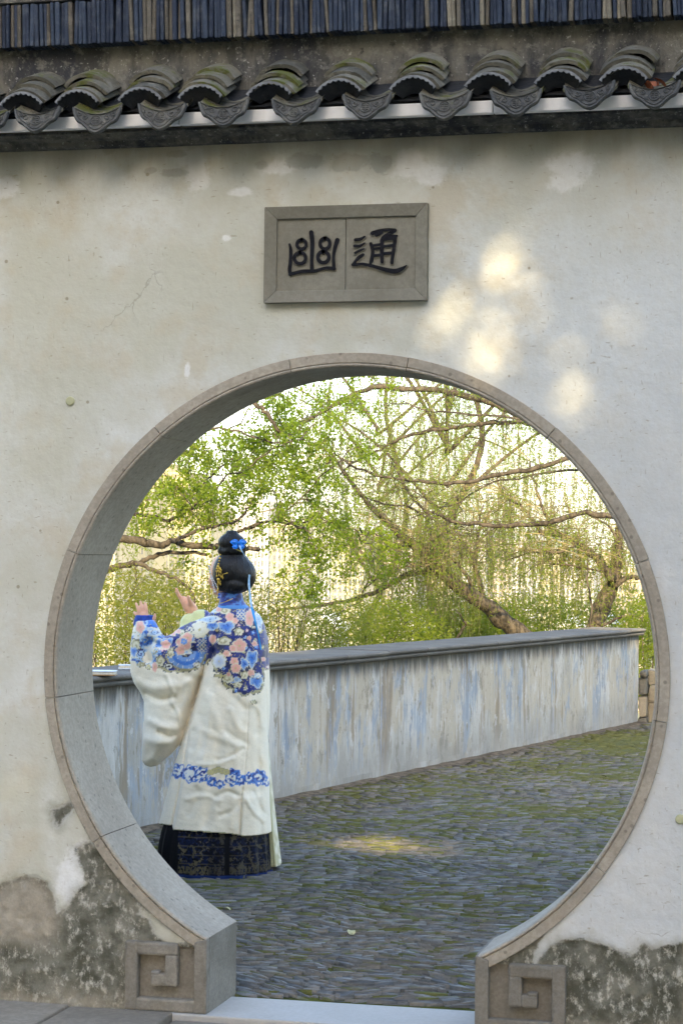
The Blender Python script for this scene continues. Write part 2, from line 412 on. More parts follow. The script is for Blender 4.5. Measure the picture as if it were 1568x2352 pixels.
def poly_sd(px, pz, poly):
    """signed distance to a polygon, positive inside"""
    P = np.array(poly); d = np.full(px.shape, 1e9); ins = np.zeros(px.shape, dtype=bool)
    for i in range(len(P)):
        a, b = P[i], P[(i + 1) % len(P)]; e = b - a
        t = np.clip(((px - a[0]) * e[0] + (pz - a[1]) * e[1]) / (e @ e), 0, 1)
        d = np.minimum(d, np.hypot(px - a[0] - t * e[0], pz - a[1] - t * e[1]))
        c = (a[1] > pz) != (b[1] > pz)
        xi = a[0] + (pz - a[1]) / (b[1] - a[1] + 1e-12) * e[0]
        ins ^= c & (px < xi)
    return np.where(ins, d, -d)
def wpoly(pts): return [tuple(at(x, y, 0.0)[[0, 2]]) for x, y in pts]

PEEL_L = wpoly([(-700, 2010), (-300, 1985), (-150, 2040), (-20, 2045), (20, 2022), (60, 2010), (105, 2030), (125, 2072), (128, 2100), (150, 2090), (175, 2050), (200, 2030), (182, 1985), (175, 1950), (205, 1935), (228, 1950),
                (262, 1990), (310, 2060), (420, 2140), (520, 2180), (560, 2300), (560, 2420), (-700, 2420)])
KEEP_L = wpoly([(318, 2098), (350, 2090), (430, 2150), (440, 2170), (400, 2172), (362, 2158), (336, 2112)])
PEEL_R = wpoly([(1228, 2210), (1262, 2172), (1300, 2160), (1345, 2160), (1400, 2185), (1455, 2195), (1475, 2170), (1500, 2182), (1560, 2170), (1640, 2185), (1750, 2160), (2000, 2190), (2400, 2170), (2400, 2460), (1100, 2460), (1105, 2190), (1200, 2140), (1240, 2120), (1262, 2105), (1250, 2140)])
BARE_L = wpoly([(-300, 2050), (0, 2050), (60, 2013), (105, 2030), (125, 2072), (132, 2140), (100, 2170), (40, 2160), (-300, 2190)])
SMALL = wpoly([(118, 1862), (160, 1840), (178, 1858), (150, 1882), (135, 1905), (118, 1888)])
def blob(X, Z, x, y, rx, ry):
    c = at(x, y, 0.0); s = 1.46 / 1000
    return 1.1 - np.sqrt(((X - c[0]) / (rx * s)) ** 2 + ((Z - c[2]) / (ry * s)) ** 2) * 0.6

def wall_fields(X, Z):
    w1 = fbm(X * 9, Z * 9) * 0.05 + fbm(X * 40, Z * 40, None, 3) * 0.018
    pl = np.maximum(poly_sd(X, Z, PEEL_L), poly_sd(X, Z, PEEL_R))
    pl = np.minimum(pl, -poly_sd(X, Z, KEEP_L)); pl = np.maximum(pl, poly_sd(X, Z, SMALL))
    halo = np.clip(0.55 + pl * 6, 0, 1) * (Z < 1.2)
    low = np.where(np.abs(X) > 1.4, 0.30 + 0.12 * fbm(X * 2.1, Z * 2) - Z, -1)
    pl = np.maximum(pl, np.where(np.abs(X) > 1.7, low, -1))
    peel = np.clip(0.5 + (pl + w1 * 0.35) * 9, 0, 1)
    white = np.zeros_like(X)
    for b in ((455, 395, 32, 48), (432, 360, 40, 22), (940, 380, 55, 40), (985, 400, 40, 30), (1310, 380, 55, 35), (1290, 420, 45, 25), (10, 430, 40, 30), (640, 385, 60, 20), (430, 850, 8, 22),
              (560, 440, 30, 12), (520, 545, 12, 10), (205, 1960, 60, 40), (160, 2020, 40, 60)):
        white = np.maximum(white, blob(X, Z, *b))
    cem = np.zeros_like(X)
    for b in ((602, 378, 20, 14), (705, 372, 55, 20), (800, 372, 55, 22), (345, 392, 20, 10), (395, 398, 36, 12), (880, 375, 40, 24), (250, 345, 20, 10), (405, 352, 26, 10)):
        cem = np.maximum(cem, blob(X, Z, *b))
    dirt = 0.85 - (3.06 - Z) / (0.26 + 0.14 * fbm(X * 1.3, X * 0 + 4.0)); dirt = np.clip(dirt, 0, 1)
    # soot between the lower edge of the whitewash and the gate stone
    for b, k in (((215, 1965, 45, 60), 0.5), ((120, 2090, 60, 50), 0.15)): dirt = np.maximum(dirt, np.clip(blob(X, Z, *b), 0, 1) * k)
    cool = sstep(-0.1, 1.25, X * 0.8 - (Z - 2.2) * 0.45 + 0.25 * fbm(X * 1.7, Z * 1.7)) * 0.9
    lowf = np.clip(0.62 - Z / 0.34, 0, 1)
    bare = np.clip(0.5 + poly_sd(X, Z, BARE_L) * 12 + w1 * 3, 0, 1)
    return dict(peel=peel, white=np.clip(white, 0, 1), cement=np.clip(cem, 0, 1), dirt=dirt, cool=cool, low=lowf, bare=bare, halo=halo)

def axis(lo, a, b, hi, fine, coarse):
    return np.concatenate([np.arange(lo, a, coarse), np.arange(a, b, fine), np.arange(b, hi + coarse / 2, coarse)])
def wall_sheet(xs, zs, y, front):
    X, Z = np.meshgrid(xs, zs); nz, nx = X.shape
    r = np.hypot(X, Z - ZC)
    hid = (r < R2 + 0.012) | ((X > BLK[0][0] + .05) & (X < BLK[1][1] - .05) & (Z < 0.2)) | ((X > BLK[0][1] - .03) & (X < BLK[1][0] + .03) & (Z < 0.6))
    for a, b in BLK: hid |= (X > a + 0.012) & (X < b - 0.012) & (Z < 0.222)
    idx = np.arange(nz * nx).reshape(nz, nx)
    q = np.stack([idx[:-1, :-1], idx[:-1, 1:], idx[1:, 1:], idx[1:, :-1]], -1)
    keep = ~(hid[:-1, :-1] | hid[:-1, 1:] | hid[1:, 1:] | hid[1:, :-1])
    F = q[keep]
    Y = np.full(X.shape, y)
    fl = None
    if front:
        fl = wall_fields(X.ravel(), Z.ravel())
        und = fbm(X * 2.3, Z * 2.3, None, 4) * 0.008 + fbm(X * 14, Z * 14, None, 3) * 0.0018
        off = sstep(0.42, 0.58, fl['peel'].reshape(X.shape))
        Y = Y + und + off * (0.007 + fbm(X * 45, Z * 45, None, 3) * 0.006)
        F = F[:, ::1]
    else: F = F[:, ::-1]
    V = np.stack([X, Y, Z], -1).reshape(-1, 3)
    used = np.zeros(len(V), bool); used[F.ravel()] = True
    m = np.cumsum(used) - 1
    return V[used], m[F], None if fl is None else {k: v[used] for k, v in fl.items()}

garden_wall = thing('garden_wall', (0, 0, 0), 'weathered cream plaster wall with peeling grey patches, pierced by the round gate', 'wall')
Vw, Fw, fl = wall_sheet(axis(-5, -1.42, 1.28, 5, 0.009, 0.04), axis(-0.10, -0.0905, 3.26, 3.26, 0.009, 0.009), 0.0, True)
wf = part('plaster_face', Vw, Fw, M_PLASTER, garden_wall, True)
for k, v in fl.items():
    a = wf.data.attributes.new(k, 'FLOAT', 'POINT'); a.data.foreach_set('value', v.astype(np.float32))
Vb, Fb, _ = wall_sheet(axis(-5, -1.2, 1.2, 5, 0.03, 0.2), np.arange(-0.1, 3.27, 0.03), TH, False)
part('rear_face', Vb, Fb, M_PLASTER, garden_wall)
cap = MB(); cap.box((-5.01, TH / 2, 1.58), (0.02, TH + .02, 3.36)); cap.box((5.01, TH / 2, 1.58), (0.02, TH + .02, 3.36)); cap.box((0, TH / 2 + 0.01, 3.27), (10.0, TH - 0.02, 0.02))
cap.build('wall_core', M_CEMENT, garden_wall)
# dark plaster cornice under the eaves
bm_c = MB()
for i in range(20):
    x0 = -5 + i * 0.5
    V, F = prism([(0, 0)] * 3, 0, 1)
prof = [(0.0, 3.030), (-0.020, 3.033), (-0.030, 3.040), (-0.034, 3.050), (-0.060, 3.055), (-0.100, 3.066), (-0.100, 3.075), (0.0, 3.075)]
xs = np.linspace(-5, 5, 41); Vc = []; Fc = []
for x in xs: Vc += [(x, y - 0.002 + 0.0025 * math.sin(x * 9), z + 0.003 * math.sin(x * 2.1)) for y, z in prof]
n = len(prof)
for i in range(len(xs) - 1):
    for j in range(n - 1): Fc.append((i * n + j, i * n + j + 1, (i + 1) * n + j + 1, (i + 1) * n + j))
part('cornice', Vc, Fc, M_CEMENT, garden_wall)

# round caps stuck on the plaster
M_CAPDISC = simple_mat('yellowed_plastic', (0.42, 0.42, 0.26), 0.5, 0.3, 0.1)
for (x, y), lab in (((162, 921), 'pale yellow round cap on the plain plaster left of the gate top'), ((1562, 1882), 'pale yellow round cap on the plaster beside the lower gate curve')):
    p = at(x, y, 0.0); d = MB(); k = 20; r = 0.0165
    ang = np.arange(k) * 2 * PI / k
    V = [(p[0] + r * s * math.cos(a), yy, p[2] + r * s * math.sin(a)) for yy, s in ((0.004, 1), (-0.006, 1), (-0.009, 0.8)) for a in ang] + [(p[0], -0.010, p[2])]
    F = [(j * k + i, j * k + (i + 1) % k, (j + 1) * k + (i + 1) % k, (j + 1) * k + i) for j in range(2) for i in range(k)] + [(2 * k + i, 2 * k + (i + 1) % k, 3 * k) for i in range(k)]
    o = part('wall_cap', V, F, M_CAPDISC, None, False, (p[0], 0, p[2])); tag(o, lab, 'cap', 'round caps on the wall')

# ================================================================== moon gate
moon_gate = thing('moon_gate', (0, 0.17, 0), 'round grey stone moon gate frame with carved foot blocks set in the plaster wall', 'gate')
joints = [(373, 3373), (179, 2793), (272, 2197), (623, 1709), (1159, 1437), (1638, 1424), (2225, 1710), (2585, 2241), (2678, 2892), (2416, 3488)]
angs = []
for x, y in joints:
    p = at(x * 0.57414, y * 0.57414, 0.0); angs.append(math.atan2(p[2] - ZC, p[0]))
angs = [a if a > -PI / 2 else a + 2 * PI for a in angs]
a0 = math.atan2(0.2612 - ZC, -0.4835) + 2 * PI; a1 = math.atan2(0.2550 - ZC, 0.4570)
stops = [a0] + angs + [a1]
PROF = [(R1, 0.02), (R1, -0.010), (R1 - 0.002, -0.012), (1.0660, -0.012), (1.0650, -0.007), (1.0635, -0.007), (1.0620, -0.013), (1.0580, -0.0155), (1.0535, -0.013), (1.0510, -0.007), (R2, 0.001), (R2, TH + 0.004), (R1, TH + 0.004)]
for i in range(len(stops) - 1):
    s, e = stops[i], stops[i + 1]
    if s < e: s, e = e, s
    s -= 0.0013 if i > 0 else 0; e += 0.0013 if i < len(stops) - 2 else 0
    k = 26; V = []; F = []; np_ = len(PROF)
    jog = rng.normal(0, 0.0012)
    for t in np.linspace(s, e, k):
        for r_, y_ in PROF: V.append(((r_ + jog) * math.cos(t), y_, ZC + (r_ + jog) * math.sin(t)))
    for a in range(k - 1):
        for b in range(np_): F.append((a * np_ + b, (a + 1) * np_ + b, (a + 1) * np_ + (b + 1) % np_, a * np_ + (b + 1) % np_))
    F.append(tuple(range(np_))); F.append(tuple(range((k - 1) * np_ + np_ - 1, (k - 1) * np_ - 1, -1)))
    o = part('ring_stone', V, F, M_RING, moon_gate)
    bm = bmesh.new(); bm.from_mesh(o.data); bmesh.ops.recalc_face_normals(bm, faces=bm.faces[:]); bm.to_mesh(o.data); bm.free()

def foot_block(side):
    x0, x1 = BLK[side]; zt = 0.2400 if side == 0 else 0.2335
    zc = 0.2600 if side == 0 else 0.2540
    base = MB(); s = 1 if side == 0 else -1
    xo, xi = (x0, x1) if side == 0 else (x1, x0)         # outer edge, edge at the opening
    # recessed slab, with the corner rising to meet the ring
    q = 0.050 * s
    poly = [(xo, -0.02), (xi, -0.02), (xi, zc), (xi - q, zt + 0.006), (xo, zt)]
    if side: poly = poly[::-1]
    V, F = prism(poly, 0.016, TH + 0.002)
    o = part('foot_block', V, F, M_BLOCK, moon_gate)
    bm = bmesh.new(); bm.from_mesh(o.data); bmesh.ops.recalc_face_normals(bm, faces=bm.faces[:]); bm.to_mesh(o.data); bm.free()
    fr = MB(); w = 0.0455; yb, yf = 0.018, -0.021
    W = abs(x1 - x0)
    def strip(u0, u1, z0, z1):
        xa, xb = sorted((xo + s * u0, xo + s * u1))
        V, F = bevel_mesh(*MB().box(((xa + xb) / 2, (yb + yf) / 2, (z0 + z1) / 2), (xb - xa, yb - yf, z1 - z0)).out(), 0.009, 2); fr.add(V, F)
    strip(0, w, 0.0, zt)                                  # outer upright
    strip(w - .004, W - w + .004, 0.0, w)                 # foot
    strip(w - .004, 0.192, zt - w, zt - .001)             # top
    strip(0.146, 0.191, 0.088, zt - w + .004)             # inner upright
    strip(0.094, 0.150, 0.088, 0.132)                     # inner foot
    strip(0.094, 0.128, 0.126, 0.140)                     # spiral tip
    xa, xb = sorted((xi - s * w, xi))                     # upright at the opening, cut to the ring
    pl = [(xa, 0.0), (xb, 0.0), (xb, zc if s > 0 else zt + 0.006), (xa, zt + 0.006 if s > 0 else zc)]
    V, F = prism(pl, yf, yb); V, F = bevel_mesh(V, F, 0.005, 2); fr.add(V, F)
    part('fret_carving', *fr.out(), M_BLOCK, o)
foot_block(0); foot_block(1)
# threshold slab
V, F = bevel_mesh(*MB().box((-0.012, 0.134, -0.055), (1.54, 0.338, 0.11)).out(), 0.006, 2)
part('threshold', V, F, M_SILL, moon_gate)

# ================================================================== plaque with its two characters
plaque = thing('name_plaque', (-0.017, 0.0, 2.467), 'grey slate name plaque with two black carved characters above the gate', 'plaque')
OX0, OX1, OZ0, OZ1, FWD = -0.304, 0.2705, 2.467, 2.8003, 0.042
def rail(a, b, c, d):
    """outer a-b, inner d-c (x, z); slopes from a proud outer edge down to the panel"""
    V = []
    for (x, z), y in zip((a, b, c, d), (-0.030, -0.030, -0.018, -0.018)): V.append((x, y, z))
    for (x, z) in (a, b, c, d): V.append((x, 0.004, z))
    F = [(0, 1, 2, 3), (0, 4, 5, 1), (1, 5, 6, 2), (2, 6, 7, 3), (3, 7, 4, 0)]
    V, F = bevel_mesh(V, F + [(7, 6, 5, 4)], 0.0025, 2)
    return V, F
O = [(OX0, OZ0), (OX1, OZ0), (OX1, OZ1), (OX0, OZ1)]
I = [(OX0 + FWD, OZ0 + FWD), (OX1 - FWD, OZ0 + FWD), (OX1 - FWD, OZ1 - FWD), (OX0 + FWD, OZ1 - FWD)]
for k in range(4):
    j = (k + 1) % 4; V, F = rail(O[k], O[j], I[j], I[k]); part('frame_rail', V, F, M_SIGN, plaque)
xm = at(980 * 0.57414 + 793 * 0.2929, 600, 0.0)[0]
for xa, xb in ((I[0][0] - .004, xm - 0.0012), (xm + 0.0012, I[1][0] + .004)):
    V, F = bevel_mesh(*MB().box(((xa + xb) / 2, -0.002, (OZ0 + OZ1) / 2), (xb - xa, 0.014, OZ1 - OZ0 - 2 * FWD + .008)).out(), 0.001, 1)
    part('panel', V, F, M_SIGN, plaque)
def sp(p):
    q = at((980 + p[0] * 0.5102) * 0.57414, (750 + p[1] * 0.5102) * 0.57414, -0.01); return np.array([q[0], q[2]])
def ribbon(mb, pts, w, y0, y1, k=6):
    """a brush stroke: smooth path of varying width, raised between y0 and y1 with rounded ends"""
    P = [sp(p) for p in pts]; W = list(w) if np.ndim(w) else [w] * len(P)
    Q = smooth_path([np.append(p, ww) for p, ww in zip(P, W)], k)
    c = Q[:, :2]; hw = Q[:, 2] * 0.5102 / 1130.0 / 2
    T = np.gradient(c, axis=0); T /= np.linalg.norm(T, axis=1)[:, None]; N = np.stack([-T[:, 1], T[:, 0]], 1)
    L, R = [], []
    for i in range(len(c)): L.append(c[i] + N[i] * hw[i]); R.append(c[i] - N[i] * hw[i])
    endcap = [c[-1] + hw[-1] * (math.cos(a) * N[-1] + math.sin(a) * T[-1]) for a in np.linspace(0, PI, 6)[1:-1]]
    begcap = [c[0] + hw[0] * (-math.cos(a) * N[0] - math.sin(a) * T[0]) for a in np.linspace(0, PI, 6)[1:-1]]
    out = L + endcap + R[::-1] + begcap
    m = len(out)
    V = [(p[0], y1, p[1]) for p in out] + [(p[0], y0, p[1]) for p in out]
    nL = len(L); F = []
    # faces of the flat top as strips so that the concave outline stays valid
    for i in range(nL - 1): F.append((i, i + 1, m - len(begcap) - 2 - i, m - len(begcap) - 1 - i))
    F.append(tuple([nL - 1] + list(range(nL, nL + len(endcap))) + [nL + len(endcap)]))
    F.append(tuple([m - len(begcap) - 1] + list(range(m - len(begcap), m)) + [0]))
    F += [(i, (i + 1) % m, (i + 1) % m + m, i + m) for i in range(m)]
    mb.add(V, F)
def ringst(mb, cx, cy, rx, ry, w, y0, y1):
    pts = [(cx + rx * math.sin(a), cy - ry * math.cos(a)) for a in np.linspace(0, 2 * PI, 17)]
    ribbon(mb, pts, w, y0, y1, 2)
you = [([(352, 445), (362, 500), (358, 590), (352, 640), (358, 682)], [16, 26, 26, 28, 24]), ([(356, 680), (400, 668), (460, 656), (540, 655), (590, 642), (640, 630), (702, 635)], [24, 24, 26, 24, 20, 22, 26]),
       ([(726, 412), (708, 470), (696, 540), (697, 600), (700, 636)], [34, 28, 24, 26, 26]), ([(522, 352), (530, 430), (526, 560), (527, 652)], [34, 32, 28, 30])]
rings = [(446, 445, 36, 36, 24), (434, 553, 44, 44, 26), (629, 440, 38, 42, 26), (617, 546, 43, 44, 28)]
tong = [([(1000, 358), (1060, 338), (1120, 330), (1178, 335)], [30, 24, 22, 26]), ([(1178, 336), (1130, 362), (1085, 392), (1070, 420)], [26, 26, 26, 18]), ([(1030, 372), (1075, 352)], [26, 20]), ([(1105, 398), (1150, 385), (1192, 378)], [20, 24, 16]),
        ([(988, 440), (1003, 500), (996, 560), (984, 602)], [24, 26, 28, 20]), ([(1000, 455), (1060, 446)], [18, 18]), ([(1180, 385), (1172, 460), (1160, 530), (1152, 590)], [28, 28, 26, 24]), ([(1075, 415), (1075, 500), (1076, 582)], [30, 30, 26]),
        ([(1005, 480), (1070, 474)], [16, 16]), ([(1005, 534), (1070, 528)], [20, 20]), ([(1080, 462), (1165, 452)], [18, 18]), ([(1080, 520), (1160, 512)], [22, 22]), ([(1085, 410), (1180, 402)], [16, 16]),
        ([(868, 410), (905, 405), (940, 384)], [24, 22, 10]), ([(862, 458), (900, 458), (940, 436)], [22, 20, 10]), ([(866, 512), (900, 495), (935, 480)], [18, 16, 10]),
        ([(928, 526), (895, 548), (868, 580), (848, 604)], [22, 26, 20, 18]), ([(848, 606), (920, 600), (985, 612), (1060, 632), (1120, 648), (1180, 656), (1225, 640), (1268, 612)], [22, 20, 24, 28, 32, 36, 28, 8])]
for strokes, rg, lab in ((you, rings, 'left character, framed by two uprights'), (tong, [], 'right character, with a long sweeping foot')):
    lo, hi = MB(), MB(); e = 0
    for pts, w in strokes:
        e += 0.00012
        ribbon(lo, pts, [v + 17 for v in w], 0.0, -0.0120 - e); ribbon(hi, pts, w, 0.0, -0.0165 - e)
    for cx, cy, rx, ry, w in rg:
        e += 0.00012
        ringst(lo, cx, cy, rx, ry, w + 15, 0.0, -0.0120 - e); ringst(hi, cx, cy, rx, ry, w, 0.0, -0.0165 - e)
    ch = part('carved_character', *hi.out(), M_INK, plaque); ch['label'] = lab
    part('character_edge', *lo.out(), M_SIGN, ch)

# ================================================================== tiled eaves on top of the wall
roof = thing('tiled_eaves', (0, 0.05, 3.07), 'dark grey tiled eaves with carved drip tiles running along the wall top', 'roof')
covers = [-1.136, -0.9316, -0.7021, -0.4864, -0.2439, -0.0016, 0.2515, 0.5047, 0.7365, 0.9502]
covers = [covers[0] - 0.236 * k for k in range(6, 0, -1)] + covers + [0.9502 + 0.238 * k for k in range(1, 8)]
drips = [(covers[i] + covers[i + 1]) / 2 - 0.004 for i in range(len(covers) - 1)]
known = [-1.0632, -0.8485, -0.6117, -0.3948, -0.1422, 0.1026, 0.3659, 0.6017, 0.843, 1.0539]
drips = [min(known, key=lambda k: abs(k - d)) if min(abs(k - d) for k in known) < 0.06 else d for d in drips]
def cover_mesh(R=0.112, th=0.0145, L=0.17, half=0.98, n=12):
    """barrel tile along +y, crown at z = 0, slightly narrower at the back"""
    V = []; F = []
    for y, sc in ((0, 1.0), (L * .5, 0.985), (L, 0.96)):
        for rr in (R * sc, R * sc - th):
            for a in np.linspace(-half, half, n): V.append((rr * math.sin(a), y, rr * math.cos(a) - R))
    m = 2 * n
    for k in range(2):
        for i in range(n - 1):
            F.append((k * m + i, k * m + i + 1, (k + 1) * m + i + 1, (k + 1) * m + i))
            F.append((k * m + n + i, (k + 1) * m + n + i, (k + 1) * m + n + i + 1, k * m + n + i + 1))
        F.append((k * m, (k + 1) * m, (k + 1) * m + n, k * m + n)); F.append((k * m + n - 1, k * m + m - 1, (k + 1) * m + m - 1, (k + 1) * m + n - 1))
    for i in range(n - 1):
        F.append((i, n + i, n + i + 1, i + 1)); F.append((2 * m + i, 2 * m + i + 1, 2 * m + n + i + 1, 2 * m + n + i))
    return np.array(V), F
tile_meshes = []
for v in range(5):
    V, F = cover_mesh(); V = V + np.stack([fbm(V[:, 0] * 30 + v * 9, V[:, 1] * 20, V[:, 2] * 30, 2) * 0.004] * 3, 1) * np.array([.5, 1, 1])
    V[:, 1] += np.where(V[:, 1] < 0.01, 0.006 * fbm(V[:, 0] * 25 + v * 5, V[:, 0] * 0 + v, None, 3), 0)
    tile_meshes.append(rawmesh('cover_tile', V, F, M_TILE))
RB = np.array([0, 0.05, 3.07])
SL = math.radians(27)
for ci, cx in enumerate(covers):
    layers = 3
    for k in range(layers):
        o = link('cover_tile', tile_meshes[(ci * 3 + k * 2) % 5], roof)
        y = -0.205 + 0.045 * k + rng.normal(0, 0.005); z = 3.204 + 0.0350 * k + rng.normal(0, 0.002)
        o.location = Vector(np.array([cx + rng.normal(0, 0.004) + 0.004, y, z]) - RB)
        o.rotation_euler = (SL - math.radians(5) + rng.normal(0, 0.025), rng.normal(0, 0.05), rng.normal(0, 0.04))
        sc = 0.92 + rng.normal(0, 0.012); o.scale = (sc, 1, sc)
    # fan-shaped end plate under the lowest tile, with a scalloped pale lip
    V = []; F = []; n = 17
    for y in (-0.006, 0.008):
        for a in np.linspace(-0.98, 0.98, n):
            V.append((0.101 * math.sin(a), y, 0.101 * math.cos(a) - 0.112)); V.append((0.058 * math.sin(a * 0.93), y + 0.052, 0.052 * math.cos(a * 0.93) - 0.112))
    for i in range(n - 1):
        a = 2 * i; F += [(a, a + 1, a + 3, a + 2), (2 * n + a, 2 * n + a + 2, 2 * n + a + 3, 2 * n + a + 1), (a + 1, 2 * n + a + 1, 2 * n + a + 3, a + 3)]
    F += [(0, 2 * n, 2 * n + 1, 1), (2 * n - 2, 2 * n - 1, 4 * n - 1, 4 * n - 2)]
    loc = np.array([cx, -0.199, 3.2045]); V = np.array(V) * np.array([0.93, 1, 0.93])
    e = part('tile_end', V + loc, F, M_DARK, roof)
    V = []; F = []; n = 49
    for a in np.linspace(-0.97, 0.97, n):
        sc = abs(math.sin(a / 1.94 * PI * 9))
        for y in (-0.012, -0.004):
            V.append((0.1035 * math.sin(a), y, 0.1035 * math.cos(a) - 0.112)); rr = 0.0985 - 0.0065 * sc
            V.append((rr * math.sin(a), y, rr * math.cos(a) - 0.112))
    for i in range(n - 1):
        a = 4 * i; F += [(a, a + 1, a + 5, a + 4), (a + 2, a + 6, a + 7, a + 3), (a + 1, a + 3, a + 7, a + 5), (a, a + 4, a + 6, a + 2)]
    part('scalloped_lip', np.array(V) * np.array([0.93, 1, 0.93]) + loc, F, M_LIP, e)

def shield(n=24):
    """outline of a drip tile: concave top, two bulging sides down to a point"""
    top = [(-0.088 + 0.176 * t, 0.0 - 0.030 * (1 - (2 * t - 1) ** 2)) for t in np.linspace(0, 1, n)]
    def side(s): return [(s * (0.088 - 0.088 * t ** 1.25 + 0.012 * math.sin(PI * t)), -0.002 - 0.098 * t ** 0.82 + (0.004 * math.sin(t * PI * 4))) for t in np.linspace(0, 1, 13)]
    return top, side(1), side(-1)
def drip_mesh(v):
    mb = MB(); top, sr, sl = shield()
    out = top[1:-1] + sr + sl[::-1][1:]
    c = np.mean(np.array(out), axis=0)
    def lay(scale, y): return [(c[0] + (p[0] - c[0]) * scale, y, c[1] + (p[1] - c[1]) * scale) for p in out]
    m = len(out); rows = [lay(1.0, 0.009), lay(1.0, -0.006), lay(0.965, -0.009), lay(0.90, -0.009), lay(0.87, -0.004), lay(0.82, -0.004), lay(0.79, -0.007), lay(0.75, -0.004)]
    V = sum(rows, []); F = []
    for k in range(len(rows) - 1):
        for i in range(m): F.append((k * m + i, k * m + (i + 1) % m, (k + 1) * m + (i + 1) % m, (k + 1) * m + i))
    k = (len(rows) - 1) * m; V.append((c[0], -0.004, c[1])); V.append((c[0], 0.009, c[1]))
    for i in range(m): F.append((k + i, k + (i + 1) % m, len(V) - 2)); F.append((i, len(V) - 1, (i + 1) % m))
    mb.add(V, F)
    # medallion and curls in relief
    cz = -0.053
    def curl(px, pz, r, turns, a_, s):
        pts = [(px + s * r * (1 - t * .75) * math.cos(a_ + t * turns * 2 * PI), -0.006, pz + r * (1 - t * .75) * math.sin(a_ + t * turns * 2 * PI)) for t in np.linspace(0, 1, 14)]
        mb.tube(pts, 0.0023, 4)
    pts = [(0.0185 * math.cos(a), -0.0055, cz + 0.0185 * math.sin(a)) for a in np.linspace(0, 2 * PI, 19)]; mb.tube(pts, 0.0024, 4)
    for q in (-0.008, 0, 0.008): mb.tube([(-0.011, -0.0055, cz + q), (0.011, -0.0055, cz + q)], 0.0018, 4)
    mb.tube([(0, -0.0055, cz - 0.013), (0, -0.0055, cz + 0.013)], 0.0019, 4)
    for s in (1, -1):
        curl(s * 0.040, -0.040, 0.012, 1.1, 0.4 + v, s); curl(s * 0.062, -0.027, 0.010, 1.0, 1.5 + v, s); curl(s * 0.029, -0.062, 0.008, 0.9, 2.2, s)
    return rawmesh('drip_tile', *mb.out(), M_DRIP)
dm = [drip_mesh(0.0), drip_mesh(1.2), drip_mesh(2.5)]
for i, dx in enumerate(drips):
    o = link('drip_tile', dm[i % 3], roof); o.location = Vector(np.array([dx, -0.232 + rng.normal(0, 0.004), 3.1315 + rng.normal(0, 0.004)]) - RB)
    o.rotation_euler = (math.radians(-16) + rng.normal(0, 0.04), rng.normal(0, 0.03), rng.normal(0, 0.06)); s = 0.96 + rng.normal(0, 0.02); o.scale = (s, 1, s)
    # pan tiles (trough) behind the drip tile
    for k in range(3):
        V = []; F = []; n = 9
        for y, z in ((-0.222 + 0.05 * k, 3.098 + 0.026 * k), (-0.06 + 0.05 * k, 3.172 + 0.026 * k)):
            for th in (0, -0.012):
                for t in np.linspace(-1, 1, n): V.append((dx + 0.088 * t + rng.normal(0, .001), y, z + th + 0.034 * t * t))
        m = 2 * n
        for j in range(n - 1): F += [(j, j + 1, m + j + 1, m + j), (n + j, m + n + j, m + n + j + 1, n + j + 1), (j, n + j, n + j + 1, j + 1)]
        part('pan_tile', V, F, M_TILE, roof)
# roof bed, cement band, ridge
bed = MB(); V = [(-2.7, -0.165, 3.122), (2.7, -0.165, 3.122), (2.7, 0.02, 3.235), (-2.7, 0.02, 3.235), (-2.7, 0.02, 3.116), (2.7, 0.02, 3.116)]
bed.add(V, [(0, 1, 2, 3), (0, 4, 5, 1), (3, 2, 5, 4)]); bed.build('roof_bed', M_DARK, roof)
for i in range(5):
    xa, xb = -2.72 + i * 1.09 - 0.034, -2.72 + (i + 1) * 1.09 - 0.037
    V, F = bevel_mesh(*MB().box(((xa + xb) / 2, -0.145, 3.0918), (xb - xa, 0.03, 0.042)).out(), 0.002, 1); part('eaves_board', V, F, M_GUTTER, roof)
xs = np.linspace(-2.7, 2.7, 217); zs = np.linspace(3.215, 3.3875, 9); X, Z = np.meshgrid(xs, zs)
Y = -0.012 - 0.006 * sstep(3.36, 3.388, Z) + fbm(X * 12, Z * 12) * 0.007 + fbm(X * 45, Z * 45) * 0.004
V = np.stack([X, Y, Z], -1).reshape(-1, 3); nx = len(xs)
F = [(j * nx + i, j * nx + i + 1, (j + 1) * nx + i + 1, (j + 1) * nx + i) for j in range(len(zs) - 1) for i in range(nx - 1)]
k = len(V); V = np.vstack([V, [(x, 0.40, 3.3875) for x in xs]]); b = (len(zs) - 1) * nx
F += [(b + i, b + i + 1, k + i + 1, k + i) for i in range(nx - 1)]
part('cement_band', V, F, M_CEMENT, roof)
rm = []
for mt in (M_RIDGE1, M_RIDGE2, M_RIDGE3):
    for v in range(3):
        V, F = bevel_mesh(*MB().box((0, 0.02, 0.0775), (0.0128, 0.15, 0.155)).out(), 0.003, 1)
        V[:, 0] += 0.0025 * fbm(V[:, 1] * 30 + v * 7, V[:, 2] * 30 + v, None, 2); V[:, 1] += np.where(V[:, 1] < 0, 0.004 * fbm(V[:, 2] * 40 + v * 3, V[:, 0] * 50, None, 2), 0)
        rm.append(rawmesh('ridge_tile', V, F, mt))
x = -1.62; cluster = 0
